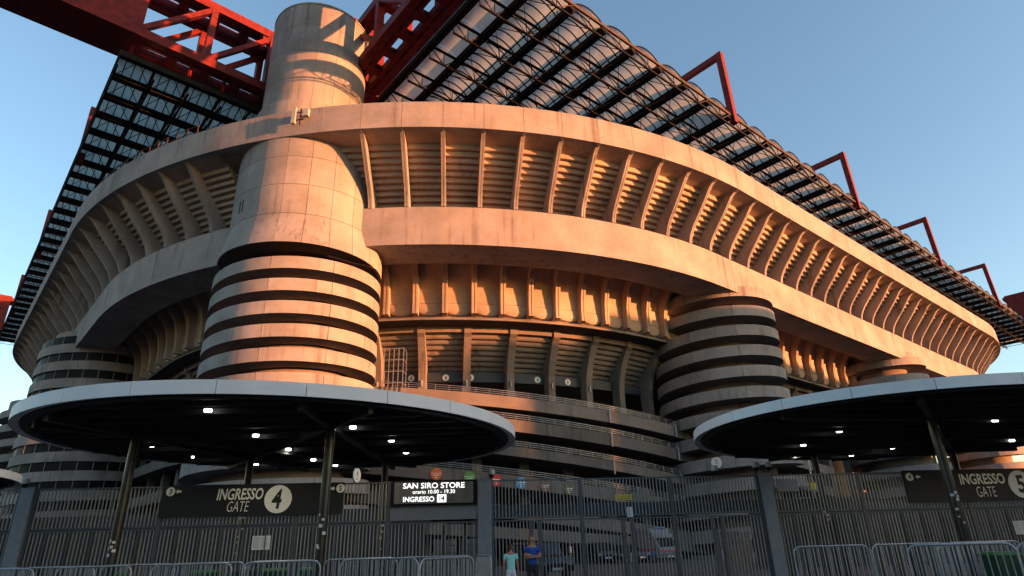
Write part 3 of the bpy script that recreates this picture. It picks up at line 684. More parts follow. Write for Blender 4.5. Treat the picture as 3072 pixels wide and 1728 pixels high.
# ------------------------------------------------------------------ fence
FA = math.atan(0.0818)
def FY(x): return 23.84+.0818*x
def fp(x, z=0, dy=0): return Vector((x, FY(x)+dy, z))
def bar_mesh(z0, z1): mb = MB(); mb.box(-.017, .017, -.02, .02, z0, z1); return mb.mesh('bar', 'bar')
bar_up = bar_mesh(2.56, 3.86); bar_lo = bar_mesh(.18, 2.46)
def bay(x0, x1, label, upper=True, lower=True, mods=.75, sheet_=False):
    L = (x1-x0)/cos(FA); t = thing('fence_bay', label, 'fence', (x0, FY(x0), 0), FA, group='tall grey bar fence bays')
    n = int(L/.128)
    for k in range(1, n+1):
        x = L*k/(n+1)
        if upper: link('bar', bar_up, t, (x, 0, 0))
        if lower: link('bar', bar_lo, t, (x, 0, 0))
    if sheet_: mb = MB(); mb.box(.06, L-.06, .06, .075, 2.6, 3.02); part('sheet_panel', mb, 'navysheet', t)
    rails = ([3.86, 2.56] if upper else []) + ([2.47, .2] if lower else [])
    for z in rails: mb = MB(); mb.box(.02, L-.02, -.03, .03, z-.025, z+.025); part('rail', mb, 'fence', t)
    for x in (0.03, L-.03): mb = MB(); mb.box(x-.035, x+.035, -.045, .045, GZ, 3.9); part('frame_post', mb, 'fence', t)
    if mods:
        x = mods*.6; m_ = MB(); m_.box(-.07, .07, .25, .75, GZ, 2.4); me = m_.mesh('turnstile_fin', 'fence')
        m2 = MB(); m2.box(-.022, .022, -.05, .05, GZ, 2.5); me2 = m2.mesh('gate_stile', 'fence')
        while x < L-.1: link('turnstile_fin', me, t, (x, 0, 0)); link('gate_stile', me2, t, (x+.2, 0, 0)); x += mods
    return t
bay(-21.5, -17.14, 'leftmost fence bay left of the first blue-grey pillar')
bay(-16.66, -12.4, 'fence bay between the left pillar and the gate four sign')
bay(-12.4, -7.8, 'fence bay under the gate four sign and its notice')
bay(-7.8, -4.6, 'fence bay just left of the lit display panel')
bay(-4.6, -1.47, 'lower turnstile bay under the lit display panel', upper=False)
bay(-.94, 2.3, 'gate bay in front of which the man and boy stand', mods=0, sheet_=True)
bay(2.3, 5.68, 'gate bay carrying the yellow warning sign', mods=0, sheet_=True)
bay(5.68, 9.06, 'gate bay left of the right-hand pillar', mods=0, sheet_=True)
bay(9.57, 13.0, 'fence bay right of the right-hand pillar with a blank panel', sheet_=True)
bay(13.0, 17.2, 'fence bay beneath the left half of the gate five sign')
bay(17.2, 22.0, 'rightmost fence bay beneath the right half of the gate five sign')
# leaf frames of the vehicle gates
for x in (.61, 3.97, 7.3):
    t = thing('gate_leaf', {.61: 'gate leaf frame behind the standing man', 3.97: 'gate leaf frame under the white notice', 7.3: 'gate leaf frame left of the right pillar'}[x], 'gate', fp(x), FA, group='vehicle gate leaf frames')
    for dx_ in (-.17, .17): mb = MB(); mb.box(dx_-.065, dx_+.065, -.06, .06, GZ, 2.46); part('stile', mb, 'fence', t)
    mb = MB(); mb.box(-.02, .02, -.07, .07, 1.0, 1.3); part('latch', mb, 'galv', t)
for x0, x1, lab in ((-17.12, -16.68, 'blue-grey gate pillar at the left'), (-1.45, -.96, 'blue-grey gate pillar between display panel and vehicle gate'), (9.08, 9.55, 'blue-grey gate pillar between vehicle gate and right fence')):
    mb = MB(); L = (x1-x0)/cos(FA); mb.box(0, L, -.16, .16, GZ, 3.9); mb.box(-.01, L+.01, -.17, .17, 3.9, 3.93)
    solo('gate_pillar', mb, 'pillar', lab, 'pillar', (x0, FY(x0), 0), FA, group='blue-grey gate pillars')
# signs on the fence
def board(name, label, x0, x1, z0, z1, mat, dy=-.12, th=.06, cat='sign', group=None):
    t = thing(name, label, cat, fp(x0, 0, dy), FA, group=group); L = (x1-x0)/cos(FA)
    mb = MB(); mb.box(0, L, 0, th, z0, z1); part('board', mb, mat, t); return t
s4 = board('gate_sign', 'wide charcoal sign reading INGRESSO GATE 4 under the left canopy', -12.42, -6.2, 2.83, 3.9, 'sign', group='gate signs')
X = lambda x, x0: (x-x0)/cos(FA)
mb = MB(); disc(mb, X(-8.45, -12.42), 3.37, .47, -.02, 0, 48); part('number_circle', mb, 'signw', s4)
text_part('lettering', '4', X(-8.66, -12.42), 3.05, .34, .66, 'sign', s4, y=-.026, shear=.12, bold=.03)
text_part('lettering', 'INGRESSO', X(-10.55, -12.42), 3.37, 1.58, .39, 'signw', s4, y=-.02, shear=.16, bold=.02)
text_part('lettering', 'GATE', X(-10.15, -12.42), 2.98, .74, .34, 'signw', s4, y=-.02, shear=.2, bold=-.012)
def arrow(t, x, z, d, y=-.02, s=.2):
    mb = MB(); pts = [(0, 0), (.45, .42), (.45, .17), (1, .17), (1, -.17), (.45, -.17), (.45, -.42)]
    vs = [(x+d*(p[0]*s if d > 0 else (p[0]*s)), y, z+p[1]*s) for p in pts]
    mb.add(vs, [(0, 1, 6), (2, 3, 4, 5)]); mb.add([(v[0], y, v[2]) for v in [vs[1], vs[2], vs[5], vs[6]]], [(0, 1, 2, 3)]); part('arrow', mb, 'signw', t)
def smallnum(t, x, z, n, w_=.1):
    mb = MB(); disc(mb, x, z, .15, -.02, 0, 28); part('number_circle', mb, 'signw', t)
    text_part('lettering', n, x-w_/2, z-.09, w_, .18, 'sign', t, y=-.026, bold=.02, shear=.1)
smallnum(s4, X(-12.14, -12.42), 3.69, '3'); arrow(s4, X(-11.97, -12.42), 3.69, 1)
smallnum(s4, X(-6.32, -12.42), 3.69, '5'); arrow(s4, X(-6.5, -12.42), 3.69, -1)
s5 = board('gate_sign', 'wide charcoal sign reading INGRESSO GATE 5 at the right picture edge', 14.78, 21.0, 2.75, 3.93, 'sign', group='gate signs')
smallnum(s5, X(15.02, 14.78), 3.69, '4'); arrow(s5, X(15.25, 14.78), 3.69, 1)
mb = MB(); disc(mb, X(19.45, 14.78), 3.34, .51, -.02, 0, 48); part('number_circle', mb, 'signw', s5)
text_part('lettering', '5', X(19.27, 14.78), 3.02, .34, .66, 'sign', s5, y=-.026, bold=.03)
text_part('lettering', 'INGRESSO', X(17.0, 14.78), 3.37, 1.84, .39, 'signw', s5, y=-.02, bold=.02)
text_part('lettering', 'GATE', X(17.55, 14.78), 2.91, .78, .37, 'signw', s5, y=-.02, bold=-.012)
led = board('display_panel', 'lit electronic board reading SAN SIRO STORE beside the gate pillar', -4.53, -1.47, 3.03, 3.9, 'black', dy=-.22, th=.16, cat='display')
LX = lambda x: X(x, -4.53)
mb = MB(); mb.box(LX(-4.4), LX(-1.6), -.012, 0, 3.11, 3.84); part('screen', mb, 'ledmesh', led)
text_part('lettering', 'SAN SIRO STORE', LX(-4.1), 3.62, 2.2, .19, 'led', led, y=-.03, bold=.008)
text_part('lettering', 'orario 10.00 - 19.30', LX(-3.75), 3.44, 1.5, .13, 'led', led, y=-.03, bold=0)
text_part('lettering', 'INGRESSO', LX(-4.08), 3.17, 1.1, .17, 'led', led, y=-.03, bold=.008)
mb = MB(); mb.box(LX(-2.88), LX(-2.56), -.03, -.014, 3.14, 3.4); part('number_box', mb, 'led', led)
text_part('lettering', '14', LX(-2.83), 3.18, .22, .18, 'black', led, y=-.05, bold=.02)
board('blank_panel', 'plain blue-grey panel below the lit display board', -4.53, -1.47, 2.56, 3.02, 'panel', dy=-.1, cat='panel')
board('blank_panel', 'pale grey blank panel on the upper fence right of the right pillar', 9.74, 10.6, 3.26, 3.71, 'panel', dy=-.06, th=.02, cat='panel')
ys_ = board('warning_sign', 'small yellow warning sign with black print on the vehicle gate', 3.58, 4.2, 3.085, 3.275, 'yellow', dy=-.05, th=.01)
text_part('lettering', 'VIETATO SCAVALCARE', .03, 3.19, .56, .06, 'ink', ys_, y=-.003, bold=.01); mb = MB()
for k in range(11): mb.box(.04+k*.05, .04+k*.05+.035, -.004, -.001, 3.11, 3.155)
part('lettering', mb, 'ink', ys_)
def notice(name, label, x0, x1, z0, z1, cols=2):
    t = board(name, label, x0, x1, z0, z1, 'paper', dy=-.05, th=.006, cat='notice', group='white paper notices on the fence'); mb = MB(); L = (x1-x0); H = z1-z0
    for c_ in range(cols):
        for k in range(12):
            a = .04+c_*(L-.06)/cols; mb.box(a, a+(L-.1)/cols*random.uniform(.6, .95), -.003, -.001, z1-.1*H-.8*H*k/12-.008, z1-.1*H-.8*H*k/12)
    part('print_lines', mb, 'panel', t); return t
notice('notice', 'white two-column notice on the fence below the gate four sign', -9.19, -8.58, 1.73, 2.18)
notice('notice', 'small white notice on the vehicle gate under the yellow sign', 3.96, 4.18, 2.5, 2.84, 1)
notice('notice', 'white notice cut by the right picture edge', 18.68, 19.3, 1.55, 2.03)
# security cameras on pillars
def seccam(label, x, z, dy=-.1, big=False):
    t = thing('security_camera', label, 'camera', fp(x, 3.9, dy), FA, group='security cameras on the gate'); h = z-3.9
    mb = MB(); mb.tube([(0, 0, 0), (0, 0, h)], .03); part('mast', mb, 'post', t)
    mb = MB(); n = 16; mb.loft([[(r_*cos(2*pi*k/n), r_*sin(2*pi*k/n)-.1, zz) for k in range(n)] for r_, zz in ((.06, h+.14), (.12, h+.1), (.13, h), (.12, h-.06))]); part('housing', mb, 'cam', t, autos=rad(50))
    mb = MB(); mb.loft([[(r_*cos(2*pi*k/n), r_*sin(2*pi*k/n)-.1, zz) for k in range(n)] for r_, zz in ((.11, h-.065), (.1, h-.13), (.05, h-.18))]); part('dome', mb, 'glass', t, smooth=True)
seccam('white dome camera on the middle pillar beside the display', -.95, 4.12); seccam('dome camera on the top of the right pillar', 9.0, 4.2)
seccam('floodlight-like camera right of the right pillar top', 9.5, 4.2); seccam('camera cluster on the left pillar', -17.0, 4.1); seccam('camera on the fence post below the shaded tower', 8.0-.6, 4.1)
# ------------------------------------------------------------------ grey hoarding and things behind the fence
for x0, x1, y, h, lab in ((-34, -4.5, 36, 3.75, 'dark service hoarding behind the left fence and turnstiles'), (13.2, 36, 38, 3.5, 'dark service hoarding behind the right fence below the gate five sign')):
    t = thing('hoarding', lab, 'wall', (x0, y, GZ), 0, 'dark hoardings behind the fence'); n = int((x1-x0)/2.4); hm = MB(); hm.box(.015, 2.385, 0, .12, 0, h-GZ); me = hm.mesh('board', 'greywall')
    for k in range(n): link('board', me, t, (2.4*k, 0, 0))
def wheel(mb_parent, x, y, r):
    mb = MB(); n = 18
    mb.loft([[(x+0, y, 0)]]*0 or [[(x+r*cos(2*pi*k/n), y+d, r+r*sin(2*pi*k/n)) for k in range(n)] for d in (-.1, .1)]); w_ = part('wheel', mb, 'rubber', mb_parent, autos=rad(40))
    mb = MB(); mb.loft([[(x+.6*r*cos(2*pi*k/n), y+d, r+.6*r*sin(2*pi*k/n)) for k in range(n)] for d in (-.115, .115)]); part('rim', mb, 'galv', w_, autos=rad(40))
def car(label, loc, rz, prof, W_, paint, glasspoly, van=False, group='cars parked behind the gate'):
    t = thing('parked_van' if van else 'parked_car', label, 'van' if van else 'car', (loc[0], loc[1], GZ), rz, group)
    mb = MB(); rings = []
    for yy, sc in ((-W_/2, .9), (-W_/2+.12, 1), (W_/2-.12, 1), (W_/2, .9)):
        cx = sum(p[0] for p in prof)/len(prof); rings.append([((p[0]-cx)*(.985 if sc < 1 else 1)+cx, yy*(0.9 if p[1] > 1.0 else 1), p[1] if sc == 1 else .3+(p[1]-.3)*.97) for p in prof])
    mb.loft(rings); part('body', mb, paint, t, autos=rad(30))
    for sgn in (-1, 1):
        g = MB(); vs = [(x, sgn*(W_/2*.9+.012), z) for x, z in glasspoly]; g.add(vs, [tuple(range(len(vs)))]); g.add([(v[0], v[1]-sgn*.01, v[2]) for v in vs], [tuple(range(len(vs)))]); part('side_window', g, 'glass', t)
    xm = max(p[0] for p in prof); x0 = min(p[0] for p in prof)
    # windscreen from the steepest upper front edge
    fr = [p for p in prof if p[1] > .85]; fr = sorted(fr, key=lambda p: -p[0])[:2]
    g = MB(); a, b = fr[0], fr[1]
    g.add([(a[0]+.0, -W_*.4, a[1]+.03), (a[0], W_*.4, a[1]+.03), (b[0]+.03, W_*.38, b[1]-.02), (b[0]+.03, -W_*.38, b[1]-.02)], [(0, 1, 2, 3)]); part('windscreen', g, 'glass', t)
    for sgn in (-1, 1):
        h = MB(); h.box(xm-.06, xm+.02, sgn*W_*.36-.14, sgn*W_*.36+.14, .62, .78); part('headlight', h, 'carw', t)
    h = MB(); h.box(xm-.02, xm+.025, -.26, .26, .4, .52); part('number_plate', h, 'paper', t)
    r = .32
    for x in (x0+.85, xm-.85):
        for y in (-W_/2+.1, W_/2-.1): wheel(t, x, y, r)
    return t
carp = [(-2.1, .3), (2.05, .3), (2.15, .6), (2.0, .85), (1.0, .98), (.3, 1.42), (-1.2, 1.46), (-1.9, 1.0), (-2.15, .9)]
cgl = [(.85, .98), (.28, 1.36), (-1.1, 1.39), (-1.6, 1.0)]
vanp = [(-2.6, .35), (2.45, .35), (2.6, .7), (2.4, 1.15), (1.75, 1.9), (1.45, 2.2), (-2.5, 2.25), (-2.6, 1.2)]
vgl = [(2.0, 1.15), (1.6, 1.85), (.6, 1.85), (.6, 1.15)]
suvp = [(-2.2, .35), (2.15, .35), (2.25, .7), (2.1, 1.0), (1.1, 1.12), (.6, 1.62), (-1.9, 1.68), (-2.2, 1.1)]
sgl = [(.95, 1.14), (.5, 1.56), (-1.7, 1.6), (-1.9, 1.14)]
car('dark blue car parked close behind the gate, beside the man in blue', (1.0, 34.5), rad(-70), suvp, 1.85, 'carp', sgl)
car('black car parked in the row left of the white-marked car', (6.9, 58.0), rad(-80), suvp, 1.8, 'carp', sgl)
pc = car('dark police-style car with white marks in front of the van', (8.9, 56.5), rad(-62), carp, 1.75, 'carp', cgl)
mb = MB(); mb.box(1.2, 1.9, -.89, -.88, .55, .75); mb.box(.3, .9, -.89, -.88, .55, .75); part('white_marking', mb, 'carw', pc)
am = car('ambulance-like van with white roof hood, blue and red stripes', (11.6, 57.5), rad(-75), vanp, 2.0, 'carw', vgl, van=True, group='vans parked behind the gate')
mb = MB(); mb.loft([[(x, y*W2, z) for x, z in ((1.2, 2.22), (1.0, 2.6), (-1.8, 2.7), (-2.4, 2.25))] for y, W2 in ((-.9, 1), (.9, 1))]); part('raised_roof', mb, 'carw', am)
mb = MB(); mb.box(2.5, 2.63, -.9, .9, .8, .95); mb.box(-2.3, 2.2, -1.01, -1.0, .9, 1.05); part('red_stripe', mb, 'dred', am)
mb = MB(); mb.box(-1.3, 2.2, -1.012, -1.0, .6, .85); part('blue_stripe', mb, 'cblue', am)
mb = MB(); mb.box(.6, 1.1, -.5, .5, 2.62, 2.74); part('light_bar', mb, 'cblue', am)
# stacked pallets and boxes seen through the turnstiles
for i, (x, y) in enumerate(((-4.0, 36), (-2.6, 37), (11.2, 36), (12.4, 38))):
    t = thing('pallet_stack', ['stack of pale crates behind the fence left of the display', 'stack of pale crates behind the turnstiles below the display', 'stack of pale boxes behind the right fence', 'stack of pale boxes right of the other behind the right fence'][i], 'stack', (x, y, GZ), .2*i, group='stacked crates behind the fence')
    cb_ = MB(); cb_.box(-.55, .55, -.4, .4, 0, .3); me = cb_.mesh('crate', 'lower')
    for k in range(6): link('crate', me, t, (random.uniform(-.04, .04), 0, k*.33), random.uniform(-.05, .05))
# ------------------------------------------------------------------ crowd barriers
def barrier_mesh(L=2.1, H=1.28):
    fr = MB(); r = .2; pts = [(0, 0, .12), (0, 0, H-r)]
    for k in range(1, 6): a = pi-pi/2*k/5; pts.append((r+r*cos(a), 0, H-r+r*sin(a)))
    for k in range(0, 6): a = pi/2-pi/2*k/5; pts.append((L-r+r*cos(a), 0, H-r+r*sin(a)))
    pts += [(L, 0, .12)]; fr.tube(pts, .024, 8); fr.tube([(0, 0, .2), (L, 0, .2)], .02, 6)
    ft = MB(); 
    for x in (.25, L-.25): ft.tube([(x, -.35, .03), (x, 0, .2), (x, .35, .03)], .02, 6)
    br = MB(); br.box(-.012, .012, -.006, .006, .2, H-.03)
    return fr.mesh('frame', 'galv', autos=rad(50)), ft.mesh('feet', 'galv'), br.mesh('bar', 'galv')
bf, bt, bb = barrier_mesh()
proto = thing('crowd_barrier', 'galvanised crowd barrier', 'barrier', (0, 0, GZ), 0, 'crowd barriers in front of the fence')
link('frame', bf, proto); link('feet', bt, proto)
for k in range(1, 15): link('bar', bb, proto, (2.1*k/15, 0, 0))
ORD = ['first', 'second', 'third', 'fourth', 'fifth', 'sixth', 'seventh', 'eighth', 'ninth', 'tenth']
rows = []
x = -18.4
while x < -2.6: rows.append((x, 19.3+random.uniform(-.12, .12), random.uniform(-.05, .05))); x += 2.14
rows1 = list(rows); x = -17.3
while x < -3: rows.append((x, 17.9+random.uniform(-.3, .3), random.uniform(-.12, .1))); x += 2.5
rowsR = []; x = 7.7
while x < 18: rowsR.append((x, 19.0+random.uniform(-.1, .1)+.05*x*0, random.uniform(-.05, .05))); x += 2.14
nR1 = len(rowsR); x = 10.5
while x < 16: rowsR.append((x, 17.0+random.uniform(-.2, .2), random.uniform(-.1, .15))); x += 2.6
extra = [(-2.2, 15.0, rad(62)), (-1.3, 20.2, rad(-75)), (8.9, 15.6, rad(-20)), (10.9, 14.9, rad(-12)), (12.9, 14.5, rad(-5))]
first = True
allb = [(b, 'left') for b in rows] + [(b, 'right') for b in rowsR] + [(b, 'loose') for b in extra]
for i, ((x, y, rz), side) in enumerate(allb):
    o = proto if first else copy_tree(proto); first = False
    o.location = (x, y, GZ); o.rotation_euler = (0, 0, rz)
    far = y > 18.5
    if side == 'left': o['label'] = ('galvanised crowd barrier, '+ORD[i]+' from the left in the straight row before the left fence' if far else 'galvanised crowd barrier, '+ORD[i-len(rows1)]+' from the left in the nearer uneven left row'); o['group'] = 'left barriers, back row' if far else 'left barriers, front row'
    elif side == 'right': o['label'] = ('galvanised crowd barrier, '+ORD[i-len(rows)]+' from the left in the row along the right fence' if far else 'galvanised crowd barrier, '+ORD[i-len(rows)-nR1]+' from the left in the nearer row on the right'); o['group'] = 'right barriers, back row' if far else 'right barriers, front row'
    else: o['label'] = ['crowd barrier turned end-on left of the vehicle gate', 'crowd barrier standing crosswise at the foot of the middle pillar', 'low slanting crowd barrier at the bottom of the right pillar', 'slanting crowd barrier in the foreground right', 'foreground crowd barrier before the green bins on the right'][i-len(rows)-len(rowsR)]; o['group'] = 'loose crowd barriers'
# ------------------------------------------------------------------ wheelie bins
def bin_(label, x, y, rz, dark=False, sticker=False):
    t = thing('wheelie_bin', label, 'bin', (x, y, GZ), rz, 'green wheelie bins')
    mb = MB(); mb.loft([[(sx*w_, sy*d_, z) for sx, sy in ((-1, -1), (1, -1), (1, 1), (-1, 1))] for w_, d_, z in ((.22, .26, .1), (.29, .33, .98))]); part('body', mb, 'bin', t)
    mb = MB(); mb.box(-.31, .31, -.36, .36, .98, 1.01); mb.loft([[(sx*w_, sy*d_, z) for sx, sy in ((-1, -1), (1, -1), (1, 1), (-1, 1))] for w_, d_, z in ((.31, .35, 1.01), (.26, .3, 1.07))]); part('lid', mb, 'rubber' if dark else 'binlid', t)
    mb = MB(); mb.tube([(-.25, .38, .95), (-.25, .44, 1.0), (.25, .44, 1.0), (.25, .38, .95)], .015); part('handle', mb, 'rubber', t)
    for s in (-1, 1):
        n = 14; mb = MB(); mb.loft([[(s*.2+d, .25+.1*cos(2*pi*k/n), .1+.1*sin(2*pi*k/n)) for k in range(n)] for d in (-.03, .03)]); part('wheel', mb, 'rubber', t)
    if sticker:
        mb = MB(); mb.box(-.15, .15, -.325, -.322, .45, .85); st_ = part('sticker', mb, 'paper', t)
        mb = MB()
        for k in range(4): mb.box(-.13+k*.07, -.09+k*.07, -.33, -.326, .5, .58)
        mb.beam((-.12, -.33, .7), (-.04, -.33, .78), .02); mb.beam((-.04, -.33, .78), (.05, -.33, .66), .02); mb.beam((.05, -.33, .66), (.13, -.33, .8), .02); part('print', mb, 'ink', st_)
    return t
bin_('green wheelie bin behind the barriers at the foot of the left canopy post', -12.2, 20.6, .1)
bin_('dark-bodied green-lidded bin left of the black-lidded bin', -9.6, 20.7, -.05)
bin_('bin with a black lid between green-lidded bins', -8.4, 20.8, .05, dark=True)
bin_('green bin just right of the black-lidded bin', -7.45, 20.7, 0)
bin_('green bin beside the second canopy post, rightmost on the left side', -6.3, 20.6, .12)
bin_('green bin behind the foreground barrier at the right', 11.9, 16.9, 0); bin_('green bin with a white printed sticker near the right edge', 13.0, 16.2, -.1, sticker=True)
# ------------------------------------------------------------------ street items right of the shaded tower
t = thing('lamp_post', 'slim pale lamp post behind the right fence', 'lamp post', (19.0, 42, GZ))
mb = MB(); mb.tube([(0, 0, 0), (0, 0, 7.6)], .09, 8, r2=.05); part('pole', mb, 'galv', t)
mb = MB(); mb.box(-.12, .12, -.12, .12, 4.4, 4.8); part('lamp_head', mb, 'yellow', t)
# ------------------------------------------------------------------ people
def skinned(name, pts, edges, mat, parent, sub=2, root=0):
    me = bpy.data.meshes.new(name); me.from_pydata([p[:3] for p in pts], edges, []); me.materials.append(M[mat])
    o = link(name, me, parent); sk = o.modifiers.new('skin', 'SKIN'); sk.use_smooth_shade = True
    sv = me.skin_vertices[0].data
    for i, p in enumerate(pts): sv[i].radius = (p[3], p[4] if len(p) > 4 else p[3]); sv[i].use_root = (i == root)
    s2 = o.modifiers.new('sub', 'SUBSURF'); s2.levels = sub; s2.render_levels = sub
    return o
def head(parent, hz, sc, hairmat, skin='skin', bald=False, beard=False, yaw=0, face=True, hx=0):
    h = link('head', None, parent, (hx, 0, hz), yaw)
    bm = bmesh.new(); bmesh.ops.create_uvsphere(bm, u_segments=20, v_segments=14, radius=.105*sc)
    for v in bm.verts:
        v.co.x *= .78; v.co.z *= 1.18; v.co.y *= .95
        if v.co.z < -.03*sc: v.co.x *= .86; v.co.y *= .9
        if v.co.y < -.07*sc and abs(v.co.x) < .025*sc and -.045*sc < v.co.z < .02*sc: v.co.y -= .022*sc
    me = bpy.data.meshes.new('face'); bm.to_mesh(me); bm.free(); me.materials.append(M[skin]); me.polygons.foreach_set('use_smooth', [True]*len(me.polygons)); link('face', me, h)
    bm = bmesh.new(); bmesh.ops.create_uvsphere(bm, u_segments=20, v_segments=14, radius=.112*sc)
    for v in bm.verts: v.co.x *= .8; v.co.z *= 1.17; v.co.y *= .97; v.co.y += .008*sc; v.co.z += .006*sc
    bmesh.ops.delete(bm, geom=[v for v in bm.verts if (v.co.z < (.07 if bald else .035)*sc and v.co.y < .02*sc) or v.co.z < -.06*sc], context='VERTS')
    me = bpy.data.meshes.new('hair'); bm.to_mesh(me); bm.free(); me.materials.append(M[hairmat]); me.polygons.foreach_set('use_smooth', [True]*len(me.polygons)); link('hair', me, h)
    for s in (-1, 1):
        mb = MB(); mb.box(s*.08*sc-.012, s*.08*sc+.012, -.012, .025, -.03*sc, .03*sc); part('ear', mb, skin, h)
        mb = MB(); mb.box(s*.03*sc-.012, s*.03*sc+.012, -.1*sc, -.09*sc, .005, .018); part('eye', mb, 'ink', h)
    mb = MB(); mb.box(-.025*sc, .025*sc, -.098*sc, -.085*sc, -.058*sc, -.05*sc); part('mouth', mb, 'tail', h)
    return h
def person(label, x, y, rz, H, shirt, short, hair, crossed=False, stride=0, bald=False, yaw=0, long_=False):
    t = thing('person', label, 'person', (x, y, GZ), rz); k = H/1.78
    P = lambda *a: (a[0]*k, a[1]*k, a[2]*k, a[3]*k, (a[4] if len(a) > 4 else a[3])*k)
    hip, sho = .95, 1.46
    pts = [P(0, 0, .95, .11, .09), P(0, 0, 1.12, .1, .085), P(0, -.01, 1.32, .12, .095), P(0, 0, 1.44, .1, .08), P(0, -.005, 1.53, .055), P(0, -.02, 1.63, .06)]
    ed = [(0, 1), (1, 2), (2, 3), (3, 4), (4, 5)]
    def add(chain, root):
        prev = root
        for c in chain: pts.append(P(*c)); ed.append((prev, len(pts)-1)); prev = len(pts)-1
        return prev
    hands = []
    for s in (-1, 1):
        st_ = stride*s
        add([(s*.1, 0, .88, .09), (s*.11, -.02+st_*.1, .52, .062), (s*.115, .0+st_*.16, .3, .055), (s*.12, .02+st_*.2, .08, .038), (s*.13, -.08+st_*.2, .035, .036), (s*.135, -.16+st_*.2, .03, .03)], 0)
        if crossed:
            e = add([(s*.19, 0, 1.42, .058), (s*.245, -.03, 1.18, .046), (s*.2, -.16, 1.12, .042), (-s*.06, -.2, 1.17+.02*s, .032), (-s*.12, -.2, 1.19+.02*s, .026)], 3); hands.append((e, (-s*1, -.1, .2)))
        else:
            e = add([(s*.19, 0, 1.42, .058), (s*.245, .02, 1.14, .042), (s*.26, -.04, .9, .032), (s*.262, -.06, .82, .026)], 3); hands.append((e, (0, -.1, -1)))
    body = skinned('body', pts, ed, 'skin', t)
    for hi, (e, d) in enumerate(hands):
        b = Vector(pts[e][:3]); d = Vector(d).normalized(); side = d.cross(Vector((0, 1, 0))).normalized() if abs(d.y) < .9 else Vector((1, 0, 0)); mb = MB()
        side = Vector((0, 1, 0)) if not crossed else Vector((0, .2, 1)).normalized()
        mb.loft([[b+d*l*k+side*(w_*a)*k+d.cross(side)*(th*c_)*k for a, c_ in ((-1, -1), (1, -1), (1, 1), (-1, 1))] for l, w_, th in ((-.01, .028, .018), (.04, .04, .016), (.085, .042, .013))])
        for f in range(4):
            o_ = side*(-.031+.0205*f)*k; ln = (.06, .075, .08, .068)[f]; a = b+d*.083*k+o_; m1 = a+d*ln*.55*k; e_ = m1+d*ln*.45*k+d.cross(side)*.012*k
            mb.tube([a, m1, e_], .0085*k, 6, r2=.0065*k)
        a = b+d*.02*k-side*.035*k; mb.tube([a, a+d*.035*k-side*.025*k, a+d*.065*k-side*.028*k], .0095*k, 6); part('hand', mb, 'skin', body, autos=rad(60))
    # clothes follow the body
    sp = [P(0, 0, .88, .172, .13), P(0, 0, .98, .17, .126), P(0, 0, 1.1, .158, .118), P(0, -.01, 1.3, .18, .13), P(0, 0, 1.44, .13, .1)]; se = [(0, 1), (1, 2), (2, 3), (3, 4)]
    for s in (-1, 1):
        j = len(sp); sp.append(P(s*.19, 0, 1.42, .078)); sp.append(P(s*.235, -.01, 1.24, .068)); se += [(4, j), (j, j+1)]
    skinned('shirt', sp, se, shirt, t)
    sp = [P(0, 0, 1.0, .16, .122), P(0, 0, .88, .16, .12)]; se = [(0, 1)]
    for s in (-1, 1):
        j = len(sp); st_ = stride*s; sp.append(P(s*.1, 0, .8, .105)); sp.append(P(s*.115, -.01+st_*.09, .5 if not long_ else .5, .085 if not long_ else .075)); se += [(1, j), (j, j+1)]
        if long_: sp.append(P(s*.12, .02+st_*.19, .1, .06)); se.append((j+1, j+2))
    skinned('trousers' if long_ else 'shorts', sp, se, short, t)
    for s in (-1, 1):
        mb = MB(); y0 = stride*s*.2*k; mb.loft([[(s*.13*k+sx*w_, y0+yy, z) for sx, z in ((-1, .0), (1, .0), (1, h_), (-1, h_))] for yy, w_, h_ in ((.08*k, .035, .08), (0, .045, .1), (-.12*k, .048, .06), (-.19*k, .03, .03))]); part('shoe', mb, 'wcot', t, autos=rad(60))
    head(t, 1.675*k, k*1.0, hair, bald=bald, yaw=yaw)
    return t
person('man in blue T-shirt and black shorts, arms crossed, leaning before the gate', .43, 22.55, rad(8), 1.80, 'blue', 'bcot', 'ghair', crossed=True, bald=True, yaw=rad(40))
person('boy in aqua T-shirt and white shorts seen from behind before the gate', -.28, 22.1, rad(178), 1.55, 'aqua', 'wcot', 'hair', stride=.3, yaw=rad(-30))
person('distant person in a white shirt and dark trousers walking behind the gate', 4.25, 56.5, rad(80), 1.74, 'wcot', 'bcot', 'hair', stride=.8, long_=True)
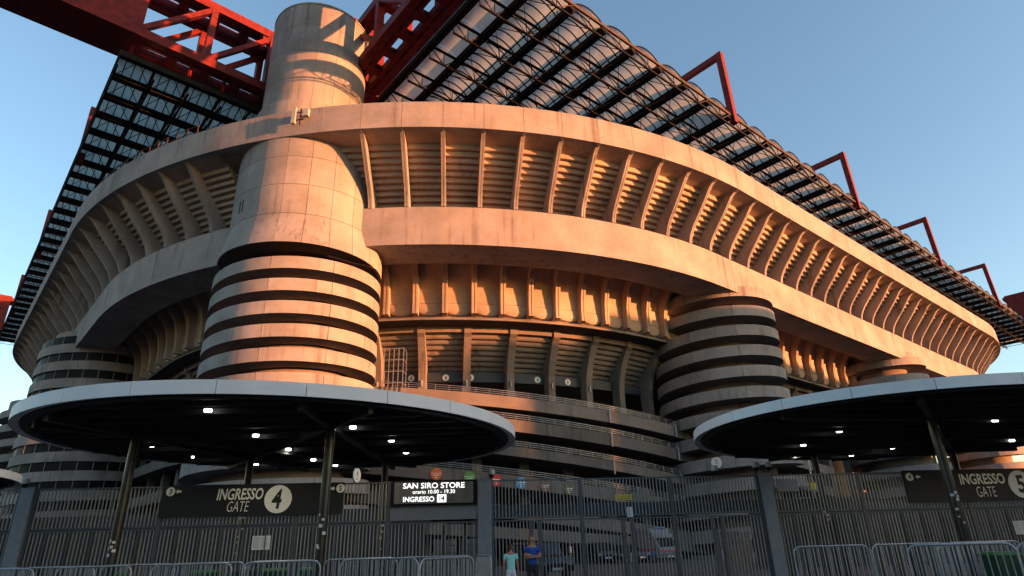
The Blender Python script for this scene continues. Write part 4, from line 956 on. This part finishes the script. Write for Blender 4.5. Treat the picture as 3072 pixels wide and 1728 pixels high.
# ------------------------------------------------------------------ unseen blocks added and sized to cast the evening shade
su = Vector((cos(SUN_AZ), sin(SUN_AZ))); sm = Vector((-su.y, su.x))
def block(label, t0, m0, m1, h, depth=14):
    t = thing('unseen_block', label, 'light_blocker', (0, 0, GZ)); 
    def W(a, m, z): q = su*a+sm*m; return Vector((q.x, q.y, z))
    mb = MB(); mb.loft([[W(t0, m0, z), W(t0, m1, z), W(t0+depth, m1, z), W(t0+depth, m0, z)] for z in (0, h)]); part('wall', mb, 'brick', t)
    n = int((m1-m0)/4); wn = MB(); wn.box(-.05, .05, -.8, .8, 0, 1.6)
    me = MB(); me.loft([[W(-.05, -.8, z), W(-.05, .8, z), W(.02, .8, z), W(.02, -.8, z)] for z in (0, 1.6)]); me = me.mesh('window', 'glass')  # windows of the unseen shade blocks only
    for k in range(n):
        for f in range(int(h/3.2)): link('window', me, t, W(t0, m0+2+4*k, 1.2+3.2*f))
block('low unseen block added beyond the right side to shade the entrance', 95.01, -50, 54.4, 18.6)
block('unseen shade block beyond the right side, second from the low one', 95, 54.5, 60.4, 28.7)
block('tallest unseen shade block beyond the right side', 95.02, 60.5, 84, 31.2)
block('unseen shade block stepping down from the tallest one', 95, 84.1, 100, 30.0)
block('unseen shade block near the far end beyond the right side', 95.01, 100.1, 122, 29.2)
for x0, x1, y0, y1, h, lab in ((-130, -40, -95, -80, 21, 'long low unseen light blocker behind the viewer on the left'), (-30, 50, -100, -85, 24, 'long low unseen block across the square, behind the viewer'), (-170, -155, -60, 20, 20, 'low unseen light blocker beyond the left side')):  # unseen blocks added to cut the low horizon sky light
    t = thing('unseen_block', lab, 'light_blocker', (x0, y0, GZ)); mb = MB(); mb.box(0, x1-x0, 0, y1-y0, 0, h); part('wall', mb, 'brick', t)
    wn = MB(); wn.box(-.7, .7, 0, .06, 0, 1.5); me = wn.mesh('window', 'glass')
    if x1-x0 > 20:
        for k in range(int((x1-x0)/5)):
            for f in range(int(h/3.4)): link('window', me, t, (2.5+5*k, y1-y0, 1.3+3.2*f))
